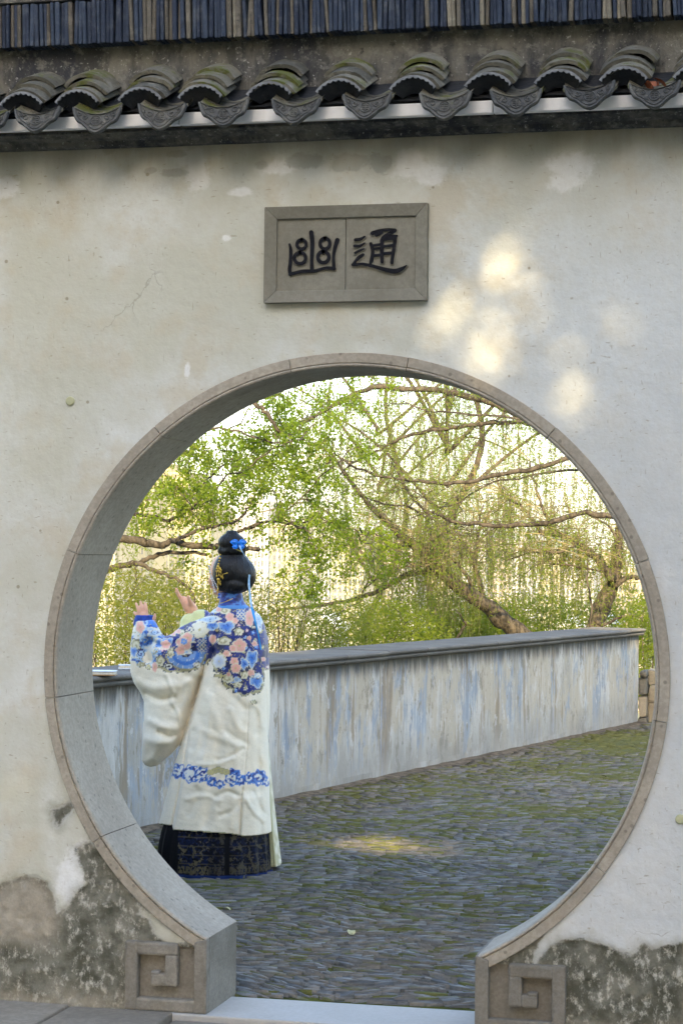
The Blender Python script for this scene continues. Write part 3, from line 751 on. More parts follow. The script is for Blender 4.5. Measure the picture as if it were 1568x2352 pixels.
while x < 1.55:
    cluster = 0.55 * vnoise(np.array([x * 9.0]), np.array([3.1]))[0] + rng.normal(0, 0.44)
    g = 0 if cluster < 0.40 else (1 if cluster < 0.80 else 2)
    o = link('ridge_tile', rm[g * 3 + int(rng.integers(3))], roof)
    o.location = Vector(np.array([x, -0.020 + rng.normal(0, 0.006), 3.3865]) - RB); o.rotation_euler = (rng.normal(0, 0.02), rng.normal(-0.03, 0.025), rng.normal(0, 0.03))
    w = rng.uniform(0.85, 1.3); o.scale = (w, 1, rng.uniform(0.975, 1.0)); x += 0.0143 * w + 0.0006
xo_ = MB()
for xa_, xb_ in ((-2.68, -1.63), (x, 2.68)):
    k = xa_
    while k < xb_:
        xo_.box((k, 0.0, 3.4635 + rng.normal(0, .0015)), (0.0135, 0.15, 0.153)); k += 0.0148
tag(part('ridge_tiles', *xo_.out(), M_RIDGE1, roof), kind='stuff')
for i in range(7):
    xa = -1.7 + (i - 1) * 0.84 - 0.15
    V, F = bevel_mesh(*MB().box((xa + 0.42, 0.03, 3.560), (0.835, 0.21, 0.030)).out(), 0.006, 2); part('ridge_cap', V, F, M_CEMENT, roof)

# dried leaves caught between two drip tiles
M_DRY = simple_mat('dried_leaf', (0.17, 0.055, 0.025), 0.7, 0.2, 0.5, 60)
M_LITTER = simple_mat('pale_leaf', (0.42, 0.40, 0.22), 0.7, 0.2, 0.3, 60)
M_LITTER2 = simple_mat('brown_leaf', (0.10, 0.075, 0.035), 0.7, 0.2, 0.4, 60)
def leaf_blade(L, W, curl):
    V = []; F = []; n = 6
    for i, t in enumerate(np.linspace(0, 1, n)):
        w = W * math.sin(PI * min(1, 0.12 + 0.88 * t) ** 0.8) * 0.5 + 0.0005
        z = curl * math.sin(PI * t); V += [(-w, L * (t - .5), z + 0.25 * w), (0, L * (t - .5), z), (w, L * (t - .5), z + 0.25 * w)]
    for i in range(n - 1): F += [(3 * i, 3 * i + 1, 3 * i + 4, 3 * i + 3), (3 * i + 1, 3 * i + 2, 3 * i + 5, 3 * i + 4)]
    return np.array(V), F
def put_leaf(p, L, W, mat, lab, rot, group):
    V, F = leaf_blade(L, W, L * 0.12); o = link('fallen_leaf', rawmesh('fallen_leaf', V, F, mat), None, p); o.rotation_euler = rot
    tag(o, lab, 'leaf', group); return o
pl = at(2610 * .57414, 325 * .57414, -0.19)
for k, (dx, dz, rz) in enumerate(((0, 0, .4), (0.022, 0.004, 1.9), (-0.02, 0.006, 2.8), (0.008, 0.014, 1.2))):
    lf_ = put_leaf((pl[0] + dx, -0.20 + 0.01 * k, 3.125 + dz + 0.012), 0.055, 0.020, M_DRY, 'reddish dried leaf lying in the trough of the last drip tile', (0.5 + 0.2 * k, 0.3 * k, rz), 'dried leaves caught on the eaves')
    lf_['label'] = ('reddish dried leaf lowest in the trough of the last drip tile', 'reddish dried leaf nearest the eave end in the last trough', 'reddish dried leaf on the inner side of the last trough', 'topmost reddish dried leaf in the last trough')[k]

# ================================================================== ground
def moss_floor_mat():
    m = Mat('mossy_earth', rough=0.95, spec=0.1); n = m.noise(3, 5, .6); f = m.noise(50, 4, .7)
    c = m.mix(m.step(n, .35, .65), (0.024, 0.026, 0.010), (0.10, 0.105, 0.010)); c = m.mix(m.step(f, .5, .7, 0, .7), c, (0.11, 0.12, 0.018))
    m.color(c); m.bump(f, .5, .01); return m.m
def paving_mat():
    m = Mat('edge_set_tile', rough=0.5, spec=0.4); r = m.attr('tint'); n = m.noise(9, 5, .65); f = m.noise(70, 3, .7); big = m.noise(0.75, 4, .6)
    c = m.mix(r, (0.080, 0.077, 0.070), (0.195, 0.18, 0.152)); c = m.mix(m.step(n, .5, .7, 0, .6), c, (0.20, 0.185, 0.15)); c = m.mix(m.step(f, .3, .5, .5, 0), c, (0.045, 0.045, 0.04))
    mo = m.math('ADD', m.math('ADD', m.math('MULTIPLY', big, .40), m.math('MULTIPLY', n, .30)), m.math('MULTIPLY', m.attr('moss'), 0.42))
    c = m.mix(m.step(mo, .54, .62, 0, .85), c, m.mix(f, (0.055, 0.062, 0.010), (0.14, 0.145, 0.022)))
    m.color(c); m.rough(m.step(mo, .5, .7, .50, .85)); m.bump(m.math('ADD', n, f), .35, .006); return m.m
M_MOSS = moss_floor_mat(); M_PAVE = paving_mat()
PA = np.array([-2.2984, 4.6766, 0]); PDIR = np.array([0.2135, 0.9769, 0]); PN = np.array([0.9769, -0.2135, 0])
def wavy(x, y): return 0.004 * vnoise(x * 3, y * 3) - 0.004
xs = np.linspace(-3.4, 3.2, 34); ys = np.linspace(0.24, 14.2, 70); X, Y = np.meshgrid(xs, ys)
V = np.stack([X, Y, -0.0085 + 0.006 * fbm(X * 9, Y * 9)], -1).reshape(-1, 3); nx = len(xs)
F = [(j * nx + i, j * nx + i + 1, (j + 1) * nx + i + 1, (j + 1) * nx + i) for j in range(len(ys) - 1) for i in range(nx - 1)]
courtyard = part('courtyard_ground', V, F, M_MOSS, None, False, (0, 7, 0)); tag(courtyard, kind='structure')
# tiles set on edge in wavering courses
def paving_tiles():
    wc, a0_, tw_ = 0.076, 0.55, 0.0150                    # slivers of tile on edge, leaning one way and the other by patches
    ks = np.arange(int(-3.3 / wc), int(1.7 / wc)); js = np.arange(0, int(13.8 / (tw_ / math.cos(a0_))))
    K, J = np.meshgrid(ks, js); K = K.ravel(); J = J.ravel(); n = len(K); py = tw_ / math.cos(a0_)
    x = K * wc; y = 0.30 + J * py + rng.uniform(0, py, len(ks))[K - ks[0]]
    swing = vnoise(x * 3.6 + 4.0, y * 2.2) + 0.6 * vnoise(x * 1.2, y * 0.8)
    ang = a0_ * np.tanh(3.0 * swing) + rng.normal(0, 0.10, n)
    C = np.column_stack([x + 0.06 * vnoise(y * 0.9, x * 0.6) + 0.02 * vnoise(y * 5.0, K * 1.7) + rng.normal(0, .012, n), y + 0.06 * vnoise(x * 1.7, y * .8) + rng.normal(0, .0030, n)])
    L = wc / math.cos(a0_) * rng.uniform(0.80, 1.45, n); W = tw_ * rng.uniform(0.55, 1.12, n)
    s = (C[:, 0] - PA[0]) * PN[0] + (C[:, 1] - PA[1]) * PN[1]
    ok = (s > 0.13 + 0.05 * vnoise(C[:, 1] * 3, C[:, 1] * 0)) & (C[:, 1] > 0.36) & (rng.random(n) > .012)
    return C[ok], ang[ok], L[ok], W[ok]
TC, TA, TL, TW = paving_tiles()
def tile_geo(C, A, L, W):
    n = len(C); ca, sa = np.cos(A), np.sin(A)
    top = rng.normal(0.0, 0.0040, n); tilt = rng.normal(0, 0.0035, n); roll = rng.normal(0, 0.0035, n); bow = rng.normal(0, 0.0025, n)
    u = np.array([-.5, 0, .5]); rows = []
    for su in u:
        for sv, zz in ((-.5, -0.02), (-.42, 0), (.42, 0), (.5, -0.02)):
            lx = su * L; ly = sv * W * (1 - 2.2 * su * su) + bow * (1 - 4 * su * su); z = top + zz + tilt * 2 * su + roll * 2 * sv * (1 if zz == 0 else 0) - (0.0015 if su else 0)
            rows.append(np.stack([C[:, 0] + lx * ca - ly * sa, C[:, 1] + lx * sa + ly * ca, z], -1))
    V = np.stack(rows, 1)                                 # n x 12 x 3
    f = []
    for a in range(2):
        for b in range(3): f.append((a * 4 + b, a * 4 + 4 + b, a * 4 + 5 + b, a * 4 + 1 + b))
    f += [(0, 1, 2, 3), (11, 10, 9, 8)]
    return V, np.array(f)
TV, TF = tile_geo(TC, TA, TL, TW)
TINT = np.clip(0.5 + 0.28 * rng.normal(size=len(TC)) + 0.25 * vnoise(TC[:, 0] * 1.1, TC[:, 1] * 1.1), 0, 1)
MOSS = np.clip(0.25 + 0.5 * fbm(TC[:, 0] * .8, TC[:, 1] * .8) + 0.9 * sstep(0.9, 0.0, np.hypot(TC[:, 0] + 0.3, (TC[:, 1] - 11.5) * 0.5)) + 0.34 * rng.normal(size=len(TC)) + 0.22 * sstep(2.2, 7.0, TC[:, 1]), 0, 1)
cx3 = np.column_stack([TC, np.zeros(len(TC))]) - CAM
dep = cx3 @ VW; pxx = 784 + FD * (cx3 @ VR) / dep; pxy = 1176 - FD * (cx3 @ VU) / dep
gx = CAM[0] + (TC[:, 0] - CAM[0]) * (-CAM[1]) / (TC[:, 1] - CAM[1]); gz = CAM[2] * (1 - (-CAM[1]) / (TC[:, 1] - CAM[1]))
vis = (np.hypot(gx, gz - ZC) < R2 - 0.02) & (gx > -0.42) & (gx < 0.44) & (pxy < 2345)
order = np.argsort(np.where(vis, dep, 1e6))[:300]
single = np.zeros(len(TC), bool); single[order] = True
def add_attr(me, n, tint, moss):
    for k, v in (('tint', tint), ('moss', moss)):
        a = me.attributes.new(k, 'FLOAT', 'POINT'); a.data.foreach_set('value', np.repeat(v, n).astype(np.float32))
VV = TV[~single]; nn = len(VV)
FF = (TF[None] + 12 * np.arange(nn)[:, None, None]).reshape(-1, 4)
pt = part('paving_tiles', VV.reshape(-1, 3), FF, M_PAVE, courtyard); tag(pt, kind='stuff'); add_attr(pt.data, 12, TINT[~single], MOSS[~single])
for i in order:
    c = np.array([TC[i, 0], TC[i, 1], 0.0]); me = rawmesh('paving_tile', TV[i] - c, TF, M_PAVE); add_attr(me, 12, TINT[i:i + 1], MOSS[i:i + 1])
    o = link('paving_tile', me, courtyard, c - wl(courtyard))
# brown strip of earth and brick dust at the foot of the parapet
M_EARTH = simple_mat('brown_earth', (0.13, 0.105, 0.075), 0.95, 0.1, 0.5, 18, 0.6)
V = []; F = []; ss = np.linspace(-5, 9.3, 60)
for s in ss:
    for w, z in ((-0.05, 0.012), (0.06, 0.006), (0.15 + 0.05 * vnoise(np.array([s * 2.3]), np.array([1.0]))[0], -0.010)): V.append(PA + PDIR * s + PN * w + np.array([0, 0, z + 0.002 * math.sin(s * 13)]))
F = [(3 * i + j, 3 * i + j + 1, 3 * i + j + 4, 3 * i + j + 3) for i in range(len(ss) - 1) for j in range(2)]
o = part('earth_strip', V, F, M_EARTH); tag(o, kind='structure')
# path in front of the wall
M_PATH = stone_mat('worn_path_stone', (0.23, 0.205, 0.165), (0.31, 0.28, 0.23), (0.12, 0.105, 0.08), 0.7, False)
M_FORE = simple_mat('grey_paving_dust', (0.17, 0.17, 0.165), 0.95, 0.1, 0.3, 12, 0.4)
path = part('front_path', [(-6, -9, -0.085), (6, -9, -0.085), (6, 0.0, -0.085), (-6, 0.0, -0.085)], [(0, 1, 2, 3)], M_FORE, None, False, (0, -4, -0.085)); tag(path, kind='structure')
for i, (xa, xb, ya, yb, zt) in enumerate(((-3.4, -1.93, -0.42, -0.022, 0.010), (-1.92, -0.985, -0.42, -0.022, 0.008), (-0.978, -0.60, -0.42, -0.026, 0.004), (-0.592, 0.03, -0.46, -0.045, -0.020), (0.04, 0.78, -0.46, -0.045, -0.022), (0.79, 1.7, -0.42, -0.022, 0.0), (1.71, 3.4, -0.42, -0.022, 0.004))):
    V, F = bevel_mesh(*MB().box(((xa + xb) / 2, (ya + yb) / 2, zt - 0.05), (xb - xa, yb - ya, 0.1)).out(), 0.008, 2)
    V[:, 2] += 0.004 * fbm(V[:, 0] * 4, V[:, 1] * 9); part('path_slab', V, F, M_PATH, path)
# leaves on the paving
for (x, y), L, mt, lab, rz in (((806, 2143), .058, M_LITTER, 'pale yellowish fallen leaf on the paving just inside the gate', .3), ((915, 1806), .05, M_LITTER2, 'brown leaf on the paving near the foot of the parapet', 1.0), ((1383, 1785), .06, M_LITTER2, 'dark leaf lying on the mossy paving at the far side', 2.0),
                               ((702, 2002), .04, M_LITTER2, 'small brown leaf on the paving beside the skirt hem', .2), ((900, 2068), .035, M_LITTER2, 'small reddish leaf on the open paving', .9), ((520, 2088), .04, M_LITTER, 'small yellow leaf behind the lower gate stone', 1.3), ((757, 1812), .06, M_LITTER2, 'curled brown leaf against the parapet foot', .5)):
    p = on_floor(x, y, 0.012); put_leaf(p, L, L * .6, mt, lab, (0.15, 0.1, rz), 'fallen leaves on the paving')
# ================================================================== parapet along the edge of the court
parapet = thing('parapet_wall', tuple(PA + PDIR * 3), 'low whitewashed parapet with blue and tan streaks and a grey coping behind the gate', 'wall')
S0, S1 = -4.28, 9.27
def pp(s, w, z): return PA + PDIR * s + PN * w + np.array([0, 0, z])
ss = np.linspace(S0, S1, 280); zs = np.concatenate([np.linspace(-0.02, 0.848, 26)])
V = []; top = []; foot = []
for z in zs:
    for s in ss:
        wv = 0.008 * fbm(np.array([s * 1.3]), np.array([z * 1.5]))[0] + 0.010 * max(0, 1 - z / 0.05) * vnoise(np.array([s * 12.]), np.array([z]))[0]
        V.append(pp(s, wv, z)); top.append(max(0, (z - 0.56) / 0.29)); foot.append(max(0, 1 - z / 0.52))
nx = len(ss); F = [(j * nx + i, j * nx + i + 1, (j + 1) * nx + i + 1, (j + 1) * nx + i) for j in range(len(zs) - 1) for i in range(nx - 1)]
k = len(V)
for s in (S0, S1):
    for w, z in ((0, -0.02), (-0.40, -0.02), (-0.40, 0.85), (0, 0.85)): V.append(pp(s, w - 0.004, z)); top.append(0.2); foot.append(0.1)
F += [(k, k + 1, k + 2, k + 3), (k + 7, k + 6, k + 5, k + 4), (k + 1, k + 5, k + 6, k + 2)]
pw = part('wall_panel', V, F, M_STREAK, parapet)
for n_, v in (('top', top), ('foot', foot)):
    a = pw.data.attributes.new(n_, 'FLOAT', 'POINT'); a.data.foreach_set('value', np.array(v, dtype=np.float32))
# coping stones: an upper nose and a lower roll
cp = [(-0.46, 0.842), (0.030, 0.842), (0.044, 0.848), (0.050, 0.858), (0.046, 0.868), (0.036, 0.8735), (0.036, 0.8765), (0.054, 0.878), (0.064, 0.886), (0.066, 0.895), (0.060, 0.904), (0.046, 0.909), (-0.46, 0.911)]
s = S0; i = 0
while s < S1 + 0.02:
    L = float(rng.uniform(0.56, 0.80)); e = min(s + L, S1 + 0.03); dz = rng.normal(0, 0.0015); dw = rng.normal(0, 0.002)
    V = []; m = len(cp)
    for t in (s + 0.0025, e - 0.0025):
        for w, z in cp: V.append(pp(t, w + dw, z + dz))
    F = [(j, (j + 1) % m, m + (j + 1) % m, m + j) for j in range(m)] + [tuple(range(m))[::-1], tuple(range(m, 2 * m))]
    part('coping_stone', V, F, M_COPE, parapet); s = e; i += 1
mj = MB(); V = [pp(S0, -0.44, 0.85), pp(S1, -0.44, 0.85), pp(S1, 0.030, 0.85), pp(S0, 0.030, 0.85), pp(S0, -0.44, 0.905), pp(S1, -0.44, 0.905), pp(S1, 0.030, 0.905), pp(S0, 0.030, 0.905)]
part('mortar', V, [(0, 1, 2, 3), (7, 6, 5, 4), (3, 2, 6, 7), (1, 5, 6, 2)], simple_mat('pale_mortar', (0.40, 0.39, 0.36), 0.9), parapet)

# rubble end pier
M_RUB = stone_mat('rubble_stone', (0.26, 0.215, 0.145), (0.34, 0.30, 0.22), (0.14, 0.12, 0.085), 0.8, False)
M_RUB2 = stone_mat('dark_rubble', (0.13, 0.12, 0.095), (0.19, 0.18, 0.145), (0.06, 0.055, 0.045), 0.8, False)
pier = thing('rubble_pier', tuple(pp(S1 + 0.3, -0.1, 0)), 'short pier of rough brown stones at the far end of the parapet', 'wall')
def stone(x0, y0, x1, y1, Y, mt, th=0.35):
    a = at(x0, y1, Y); b = at(x1, y0, Y); mb = MB(); c = (a + b) / 2
    V, F = bevel_mesh(*MB().box((0, 0, 0), (abs(b[0] - a[0]) * 1.0, th, abs(b[2] - a[2]))).out(), 0.022, 2)
    V = V + np.stack([fbm(V[:, 0] * 9 + x0, V[:, 2] * 9 + y0) * .03, fbm(V[:, 0] * 9 + x0 + 5, V[:, 2] * 9) * .05, fbm(V[:, 0] * 9 + 9, V[:, 2] * 9 + y0) * .03], 1)
    part('stone', V + c + np.array([0, th / 2, 0]), F, mt, pier)
for q in ((1466, 1543, 1484, 1557, 13.80, M_RUB2), (1466, 1559, 1485, 1598, 13.82, M_RUB2), (1465, 1600, 1484, 1646, 13.80, M_RUB), (1464, 1647, 1486, 1664, 13.80, M_RUB2),
          (1486, 1541, 1530, 1572, 13.95, M_RUB), (1488, 1574, 1530, 1612, 13.93, M_RUB), (1487, 1614, 1530, 1663, 13.95, M_RUB), (1531, 1541, 1575, 1590, 13.97, M_RUB2), (1532, 1592, 1580, 1663, 13.95, M_RUB)): stone(*q)

# two small books lying on the coping
M_PAPER = simple_mat('paper_edge', (0.62, 0.58, 0.48), 0.7, 0.3, 0.15, 90)
M_GILT = simple_mat('gilt_cover', (0.34, 0.20, 0.085), 0.35, 0.5, 0.2, 30)
M_SILVER = simple_mat('silver_cover', (0.55, 0.62, 0.70), 0.3, 0.5, 0.1, 30)
def book(p, L, W, mats, ang, label):
    t = thing('book', p, label, 'book'); ca, sa = math.cos(ang), math.sin(ang); R = np.array([[ca, -sa, 0], [sa, ca, 0], [0, 0, 1]])
    for nm, mt, z, h, k in (('cover', mats[0], 0.003, 0.006, 1.0), ('pages', M_PAPER, 0.013, 0.014, 0.95), ('cover', mats[1], 0.023, 0.006, 1.0)):
        V, F = bevel_mesh(*MB().box((0, 0, z), (W * k, L * k, h)).out(), 0.001, 1); part(nm, V @ R.T + np.array(p), F, mt, t)
p = on_floor(236, 1551, 0.912); book(tuple(p), 0.15, 0.12, (M_GILT, M_SILVER), -1.35, 'small book with silver cover and gilt edge lying on the coping near the gate')
p = on_floor(292, 1537, 0.912); book(tuple(p), 0.10, 0.09, (M_SILVER, M_SILVER), -1.2, 'pale silver booklet lying on the coping beside the raised sleeve')

# ================================================================== hillside and plain
def terrain_h(x, y):
    d = np.maximum(np.maximum(-((x - PA[0]) * PN[0] + (y - PA[1]) * PN[1]) - 0.8, y - 15.0), 0)
    d = np.where(y < 0.2, 0, d)
    return -0.10 - 0.55 * sstep(0, 3, d) - 2.5 * sstep(2, 16, d) - 42 * sstep(12, 190, d) + 0.25 * fbm(x * 0.25, y * 0.25) * sstep(0, 5, d)
ax = np.concatenate([-np.geomspace(60, 1500, 22)[::-1], np.linspace(-55, 55, 111), np.geomspace(60, 1500, 22)])
ay = np.concatenate([-np.geomspace(40, 600, 8)[::-1], np.linspace(-35, 70, 106), np.geomspace(75, 2400, 30)])
X, Y = np.meshgrid(ax, ay); Z = terrain_h(X, Y); nx = len(ax)
F = np.array([(j * nx + i, j * nx + i + 1, (j + 1) * nx + i + 1, (j + 1) * nx + i) for j in range(len(ay) - 1) for i in range(nx - 1)])
def hill_mat():
    m = Mat('grassy_slope', rough=0.95, spec=0.1); n = m.noise(0.35, 6, .7); f = m.noise(6, 5, .7)
    c = m.mix(m.step(n, .4, .6), (0.070, 0.090, 0.022), (0.125, 0.125, 0.045)); c = m.mix(m.step(f, .5, .7, 0, .6), c, (0.16, 0.14, 0.075)); m.color(c); m.bump(f, .6, .1); return m.m
ter = part('hillside_terrain', np.stack([X, Y, Z], -1).reshape(-1, 3), F, hill_mat(), None, True); tag(ter, kind='structure')

# ================================================================== the city beyond
def facade_mat(name, c, var=0.06):
    return simple_mat(name, c, 0.8, 0.2, var, 0.15, 0.0)
FM = [facade_mat('cream_facade', (0.27, 0.245, 0.155)), facade_mat('white_facade', (0.30, 0.295, 0.28)), facade_mat('pale_yellow_facade', (0.29, 0.25, 0.115)), facade_mat('buff_facade', (0.25, 0.205, 0.145))]
M_WIN = simple_mat('window_glass', (0.05, 0.06, 0.07), 0.15, 0.6, 0.3, 0.3, 0.0)
M_ROOFC = simple_mat('pale_roof_sheet', (0.70, 0.70, 0.70), 0.6, 0.3, 0.1, .4, 0.0); M_ROOFB = simple_mat('blue_grey_roof', (0.34, 0.38, 0.45), 0.6, 0.3, 0.1, .4, 0.0)
def tower(xg, wg, ytop, Y, mat, label, nw=6, floor=3.2, dep=22, steps=0):
    """xg, wg: where and how wide it shows; ytop: where its top shows; Y: how far it stands"""
    a = at(xg - wg / 2, ytop, Y); b = at(xg + wg / 2, ytop, Y); w = np.linalg.norm(b - a); cx = (a + b) / 2
    base = float(terrain_h(np.array([cx[0]]), np.array([Y]))[0]) - 1; h = cx[2] - base
    t = thing('apartment_building', (cx[0], Y, base), label, 'building', 'apartment blocks of the city below')
    mb = MB(); mb.box((cx[0], Y + dep / 2, base + h / 2), (w, dep, h)); mb.box((cx[0] - w * .2, Y + dep / 2, base + h + 1.6), (w * .28, dep * .5, 3.4)); mb.box((cx[0], Y - 0.35, base + h - 0.4), (w + 1.2, 0.7, 1.0))
    for k in range(nw + 1):
        if k % 2 == 0: mb.box((cx[0] - w / 2 + w * k / nw, Y - 0.5, base + h / 2 - 1), (0.7, 1.0, h - 2))
    mb.build('wall', mat, t)
    wb = MB(); n = max(2, int(h / floor))
    for f in range(n):
        z = base + h - 2.6 - f * floor
        if z < 0 - 45: break
        for k in range(nw):
            x = cx[0] - w / 2 + w * (k + .5) / nw; ww = w / nw * 0.5
            wb.add([(x - ww / 2, Y - 0.04, z - .85), (x + ww / 2, Y - 0.04, z - .85), (x + ww / 2, Y - 0.04, z + .85), (x - ww / 2, Y - 0.04, z + .85)], [(0, 1, 2, 3)])
            if (k + f) % 1 == 0: wb.box((x, Y - 0.25, z - 1.02), (ww * 1.15, 0.5, 0.25))
    o = wb.build('window', M_WIN, t); tag(o, kind='stuff')
for q in ((300, 70, 1130, 640, 2, 'pale yellow apartment block with blue-grey windows behind the leftmost branches', 6), (385, 95, 1085, 700, 2, 'tall pale yellow block behind the broadleaf boughs', 7), (462, 46, 1160, 560, 0, 'cream slab seen between the left boughs', 4),
          (585, 62, 1150, 820, 1, 'white gridded tower above the hair bun', 8), (655, 60, 1205, 760, 0, 'cream block right of the white gridded tower', 5), (725, 64, 1190, 900, 1, 'white block low behind the willow branch fork', 6), (800, 70, 1228, 820, 0, 'cream block behind the broadleaf sprigs', 6),
          (870, 56, 1240, 980, 3, 'buff block behind the willow trunk fork', 6), (930, 50, 1225, 900, 1, 'narrow white block behind the willow trunk', 5), (1010, 56, 1215, 860, 0, 'cream block between the two willow stems', 5), (1085, 60, 1230, 940, 1, 'white block with regular windows right of the willow stem', 6),
          (1150, 52, 1255, 820, 3, 'buff block low between the willows', 5), (1205, 58, 1240, 760, 1, 'bright white block left of the far willow', 5), (1262, 44, 1265, 700, 0, 'cream block close beside the far willow trunk', 4), (1330, 62, 1300, 690, 1, 'white block behind the far willow trunk', 6),
          (1400, 60, 1290, 720, 3, 'buff block at the gate stone behind the far willow', 5), (1455, 50, 1330, 640, 3, 'low buff block beyond the end of the parapet', 5), (235, 60, 1180, 600, 0, 'cream block partly hidden by the left gate stone', 6), (520, 50, 1190, 900, 3, 'buff block half hidden behind the head', 5)):
    tower(q[0], q[1], q[2], q[3], FM[q[4]], q[5], q[6])
def house(xg, yg, Y, w, mt, rm_, label):
    c = at(xg, yg, Y); b = float(terrain_h(np.array([c[0]]), np.array([Y]))[0]); z = c[2]; t = thing('gabled_house', (c[0], Y, b), label, 'house', 'gabled houses below the hill')
    h = z - 2.5; mb = MB(); mb.box((c[0], Y + 6, (b + h) / 2), (w, 12, h - b)); V, F = prism([(c[0] - w / 2, h), (c[0] + w / 2, h), (c[0], z)], Y, Y + 12); mb.add(V, F); mb.build('wall', mt, t)
    r = MB()
    for s in (1, -1):
        r.add([(c[0], Y - .4, z + .35), (c[0] + s * (w / 2 + .8), Y - .4, h - .1), (c[0] + s * (w / 2 + .8), Y + 12.4, h - .1), (c[0], Y + 12.4, z + .35), (c[0], Y - .4, z + .1), (c[0] + s * (w / 2 + .8), Y - .4, h - .35), (c[0] + s * (w / 2 + .8), Y + 12.4, h - .35), (c[0], Y + 12.4, z + .1)],
              [(0, 1, 2, 3), (4, 7, 6, 5), (0, 4, 5, 1), (1, 5, 6, 2), (2, 6, 7, 3)])
    r.build('roof', rm_, t)
    wn_ = MB()
    for k in (-.25, .25): wn_.box((c[0] + k * w, Y - .03, h - 2.2), (w * .2, 0.1, 1.5))
    wn_.build('window', M_WIN, t)
house(1297, 1424, 330, 7.5, FM[1], M_ROOFC, 'white gabled house just above the parapet, left of the far willow')
house(1358, 1398, 360, 6.5, FM[1], M_ROOFB, 'smaller white house with grey roof between the willow trunk and its low limb')
house(1110, 1404, 420, 6.5, FM[1], M_ROOFC, 'small white house peeping out above the hedge')
house(735, 1415, 400, 6.0, FM[1], M_ROOFC, 'white house glimpsed through the willow strands right of the head')

# ================================================================== the hazy air over the city
hz = bpy.data.materials.new('haze'); hz.use_nodes = True; hz.node_tree.nodes.clear()
ho = hz.node_tree.nodes.new('ShaderNodeOutputMaterial'); hv = hz.node_tree.nodes.new('ShaderNodeVolumePrincipled')
hv.inputs['Color'].default_value = (0.95, 0.95, 0.92, 1); hv.inputs['Density'].default_value = 0.00025; hv.inputs['Anisotropy'].default_value = 0.0
hz.node_tree.links.new(hv.outputs[0], ho.inputs['Volume'])
hb = MB(); hb.box((0, 900, 10), (3100, 3100, 120)); h_ = hb.build('haze', hz, None); tag(h_, kind='stuff')
# ================================================================== the woman at the parapet
B0 = np.array([-1.3609, 3.179, 0.0])
E1 = np.array([VR[0], VR[1], 0.0]); E1 /= np.linalg.norm(E1); E2 = np.array([-E1[1], E1[0], 0.0])     # her screen-right, and away
GS = FD / ((B0 - CAM) @ VW)                                                                           # grid units per metre at her place
def PW(x, y, b=0.0):
    d = ray(x, y); t = ((B0 - CAM) @ E2 + b) / (d @ E2); return CAM + t * d
def grid_of(V):
    d = V - CAM; z = d @ VW; return 784 + FD * (d @ VR) / z, 1176 - FD * (d @ VU) / z
def Z4(p): return (258.4 + .2563 * p[0], 1194.2 + .2563 * p[1])
def Z5(p): return (258.4 + .2746 * p[0], 1665.0 + .2746 * p[1])
def Z1(p): return (206.7 + .2929 * p[0], 976.0 + .2929 * p[1])

def remesh(mb, voxel, smooth=4, fac=0.5):
    V, F = mb.out(); me = rawmesh('tmp', V, F); o = bpy.data.objects.new('tmp', me); COL.objects.link(o)
    m = o.modifiers.new('r', 'REMESH'); m.mode = 'VOXEL'; m.voxel_size = voxel
    if smooth: s = o.modifiers.new('s', 'SMOOTH'); s.iterations = smooth; s.factor = fac
    bpy.context.view_layer.update(); dg = bpy.context.evaluated_depsgraph_get(); m2 = bpy.data.meshes.new_from_object(o.evaluated_get(dg))
    n = len(m2.vertices); V = np.empty(n * 3); m2.vertices.foreach_get('co', V); V = V.reshape(-1, 3); N = np.empty(n * 3); m2.vertex_normals.foreach_get('vector', N); N = N.reshape(-1, 3)
    k = len(m2.polygons); L = np.empty(len(m2.loops), dtype=np.int32); m2.loops.foreach_get('vertex_index', L); F = L.reshape(k, -1) if len(L) == 4 * k else [tuple(p.vertices) for p in m2.polygons]
    bpy.data.objects.remove(o); bpy.data.meshes.remove(me); bpy.data.meshes.remove(m2)
    return V, N, F
def capsule(mb, pts, rad, n=12):
    P = smooth_path(np.array([np.append(p, r) for p, r in zip(pts, rad)]), 4); mb.tube(P[:, :3], np.maximum(P[:, 3], .002), n)
    mb.ball(P[0, :3], P[0, 3], n, 8); mb.ball(P[-1, :3], P[-1, 3], n, 8)
def loft(mb, rows, n=64, expo=2.3, mod=None):
    """rows: (y, x left, x right, depth of the axis, half depth)"""
    R = smooth_path(np.array(rows, dtype=float), 6); V = []
    th = np.arange(n) * 2 * PI / n
    for i, (y, xl, xr, bc, hb) in enumerate(R):
        c = PW((xl + xr) / 2, y, bc); hw = (xr - xl) / 2 / GS * (1 + bc / 10.7)
        cx = np.sign(np.cos(th)) * np.abs(np.cos(th)) ** (2 / expo); sx = np.sign(np.sin(th)) * np.abs(np.sin(th)) ** (2 / expo)
        k = np.ones(n) if mod is None else mod(th, i / (len(R) - 1))
        V.append(c + (hw * k * cx)[:, None] * E1 + (hb * k * sx)[:, None] * E2)
    m = len(V); V = np.concatenate(V + [PW((R[0, 1] + R[0, 2]) / 2, R[0, 0], R[0, 3])[None], PW((R[-1, 1] + R[-1, 2]) / 2, R[-1, 0], R[-1, 3])[None]])
    F = [(i * n + j, (i + 1) * n + j, (i + 1) * n + (j + 1) % n, i * n + (j + 1) % n) for i in range(m - 1) for j in range(n)]
    F += [(m * n, j, (j + 1) % n) for j in range(n)] + [(m * n + 1, (m - 1) * n + (j + 1) % n, (m - 1) * n + j) for j in range(n)]
    mb.add(V, F)
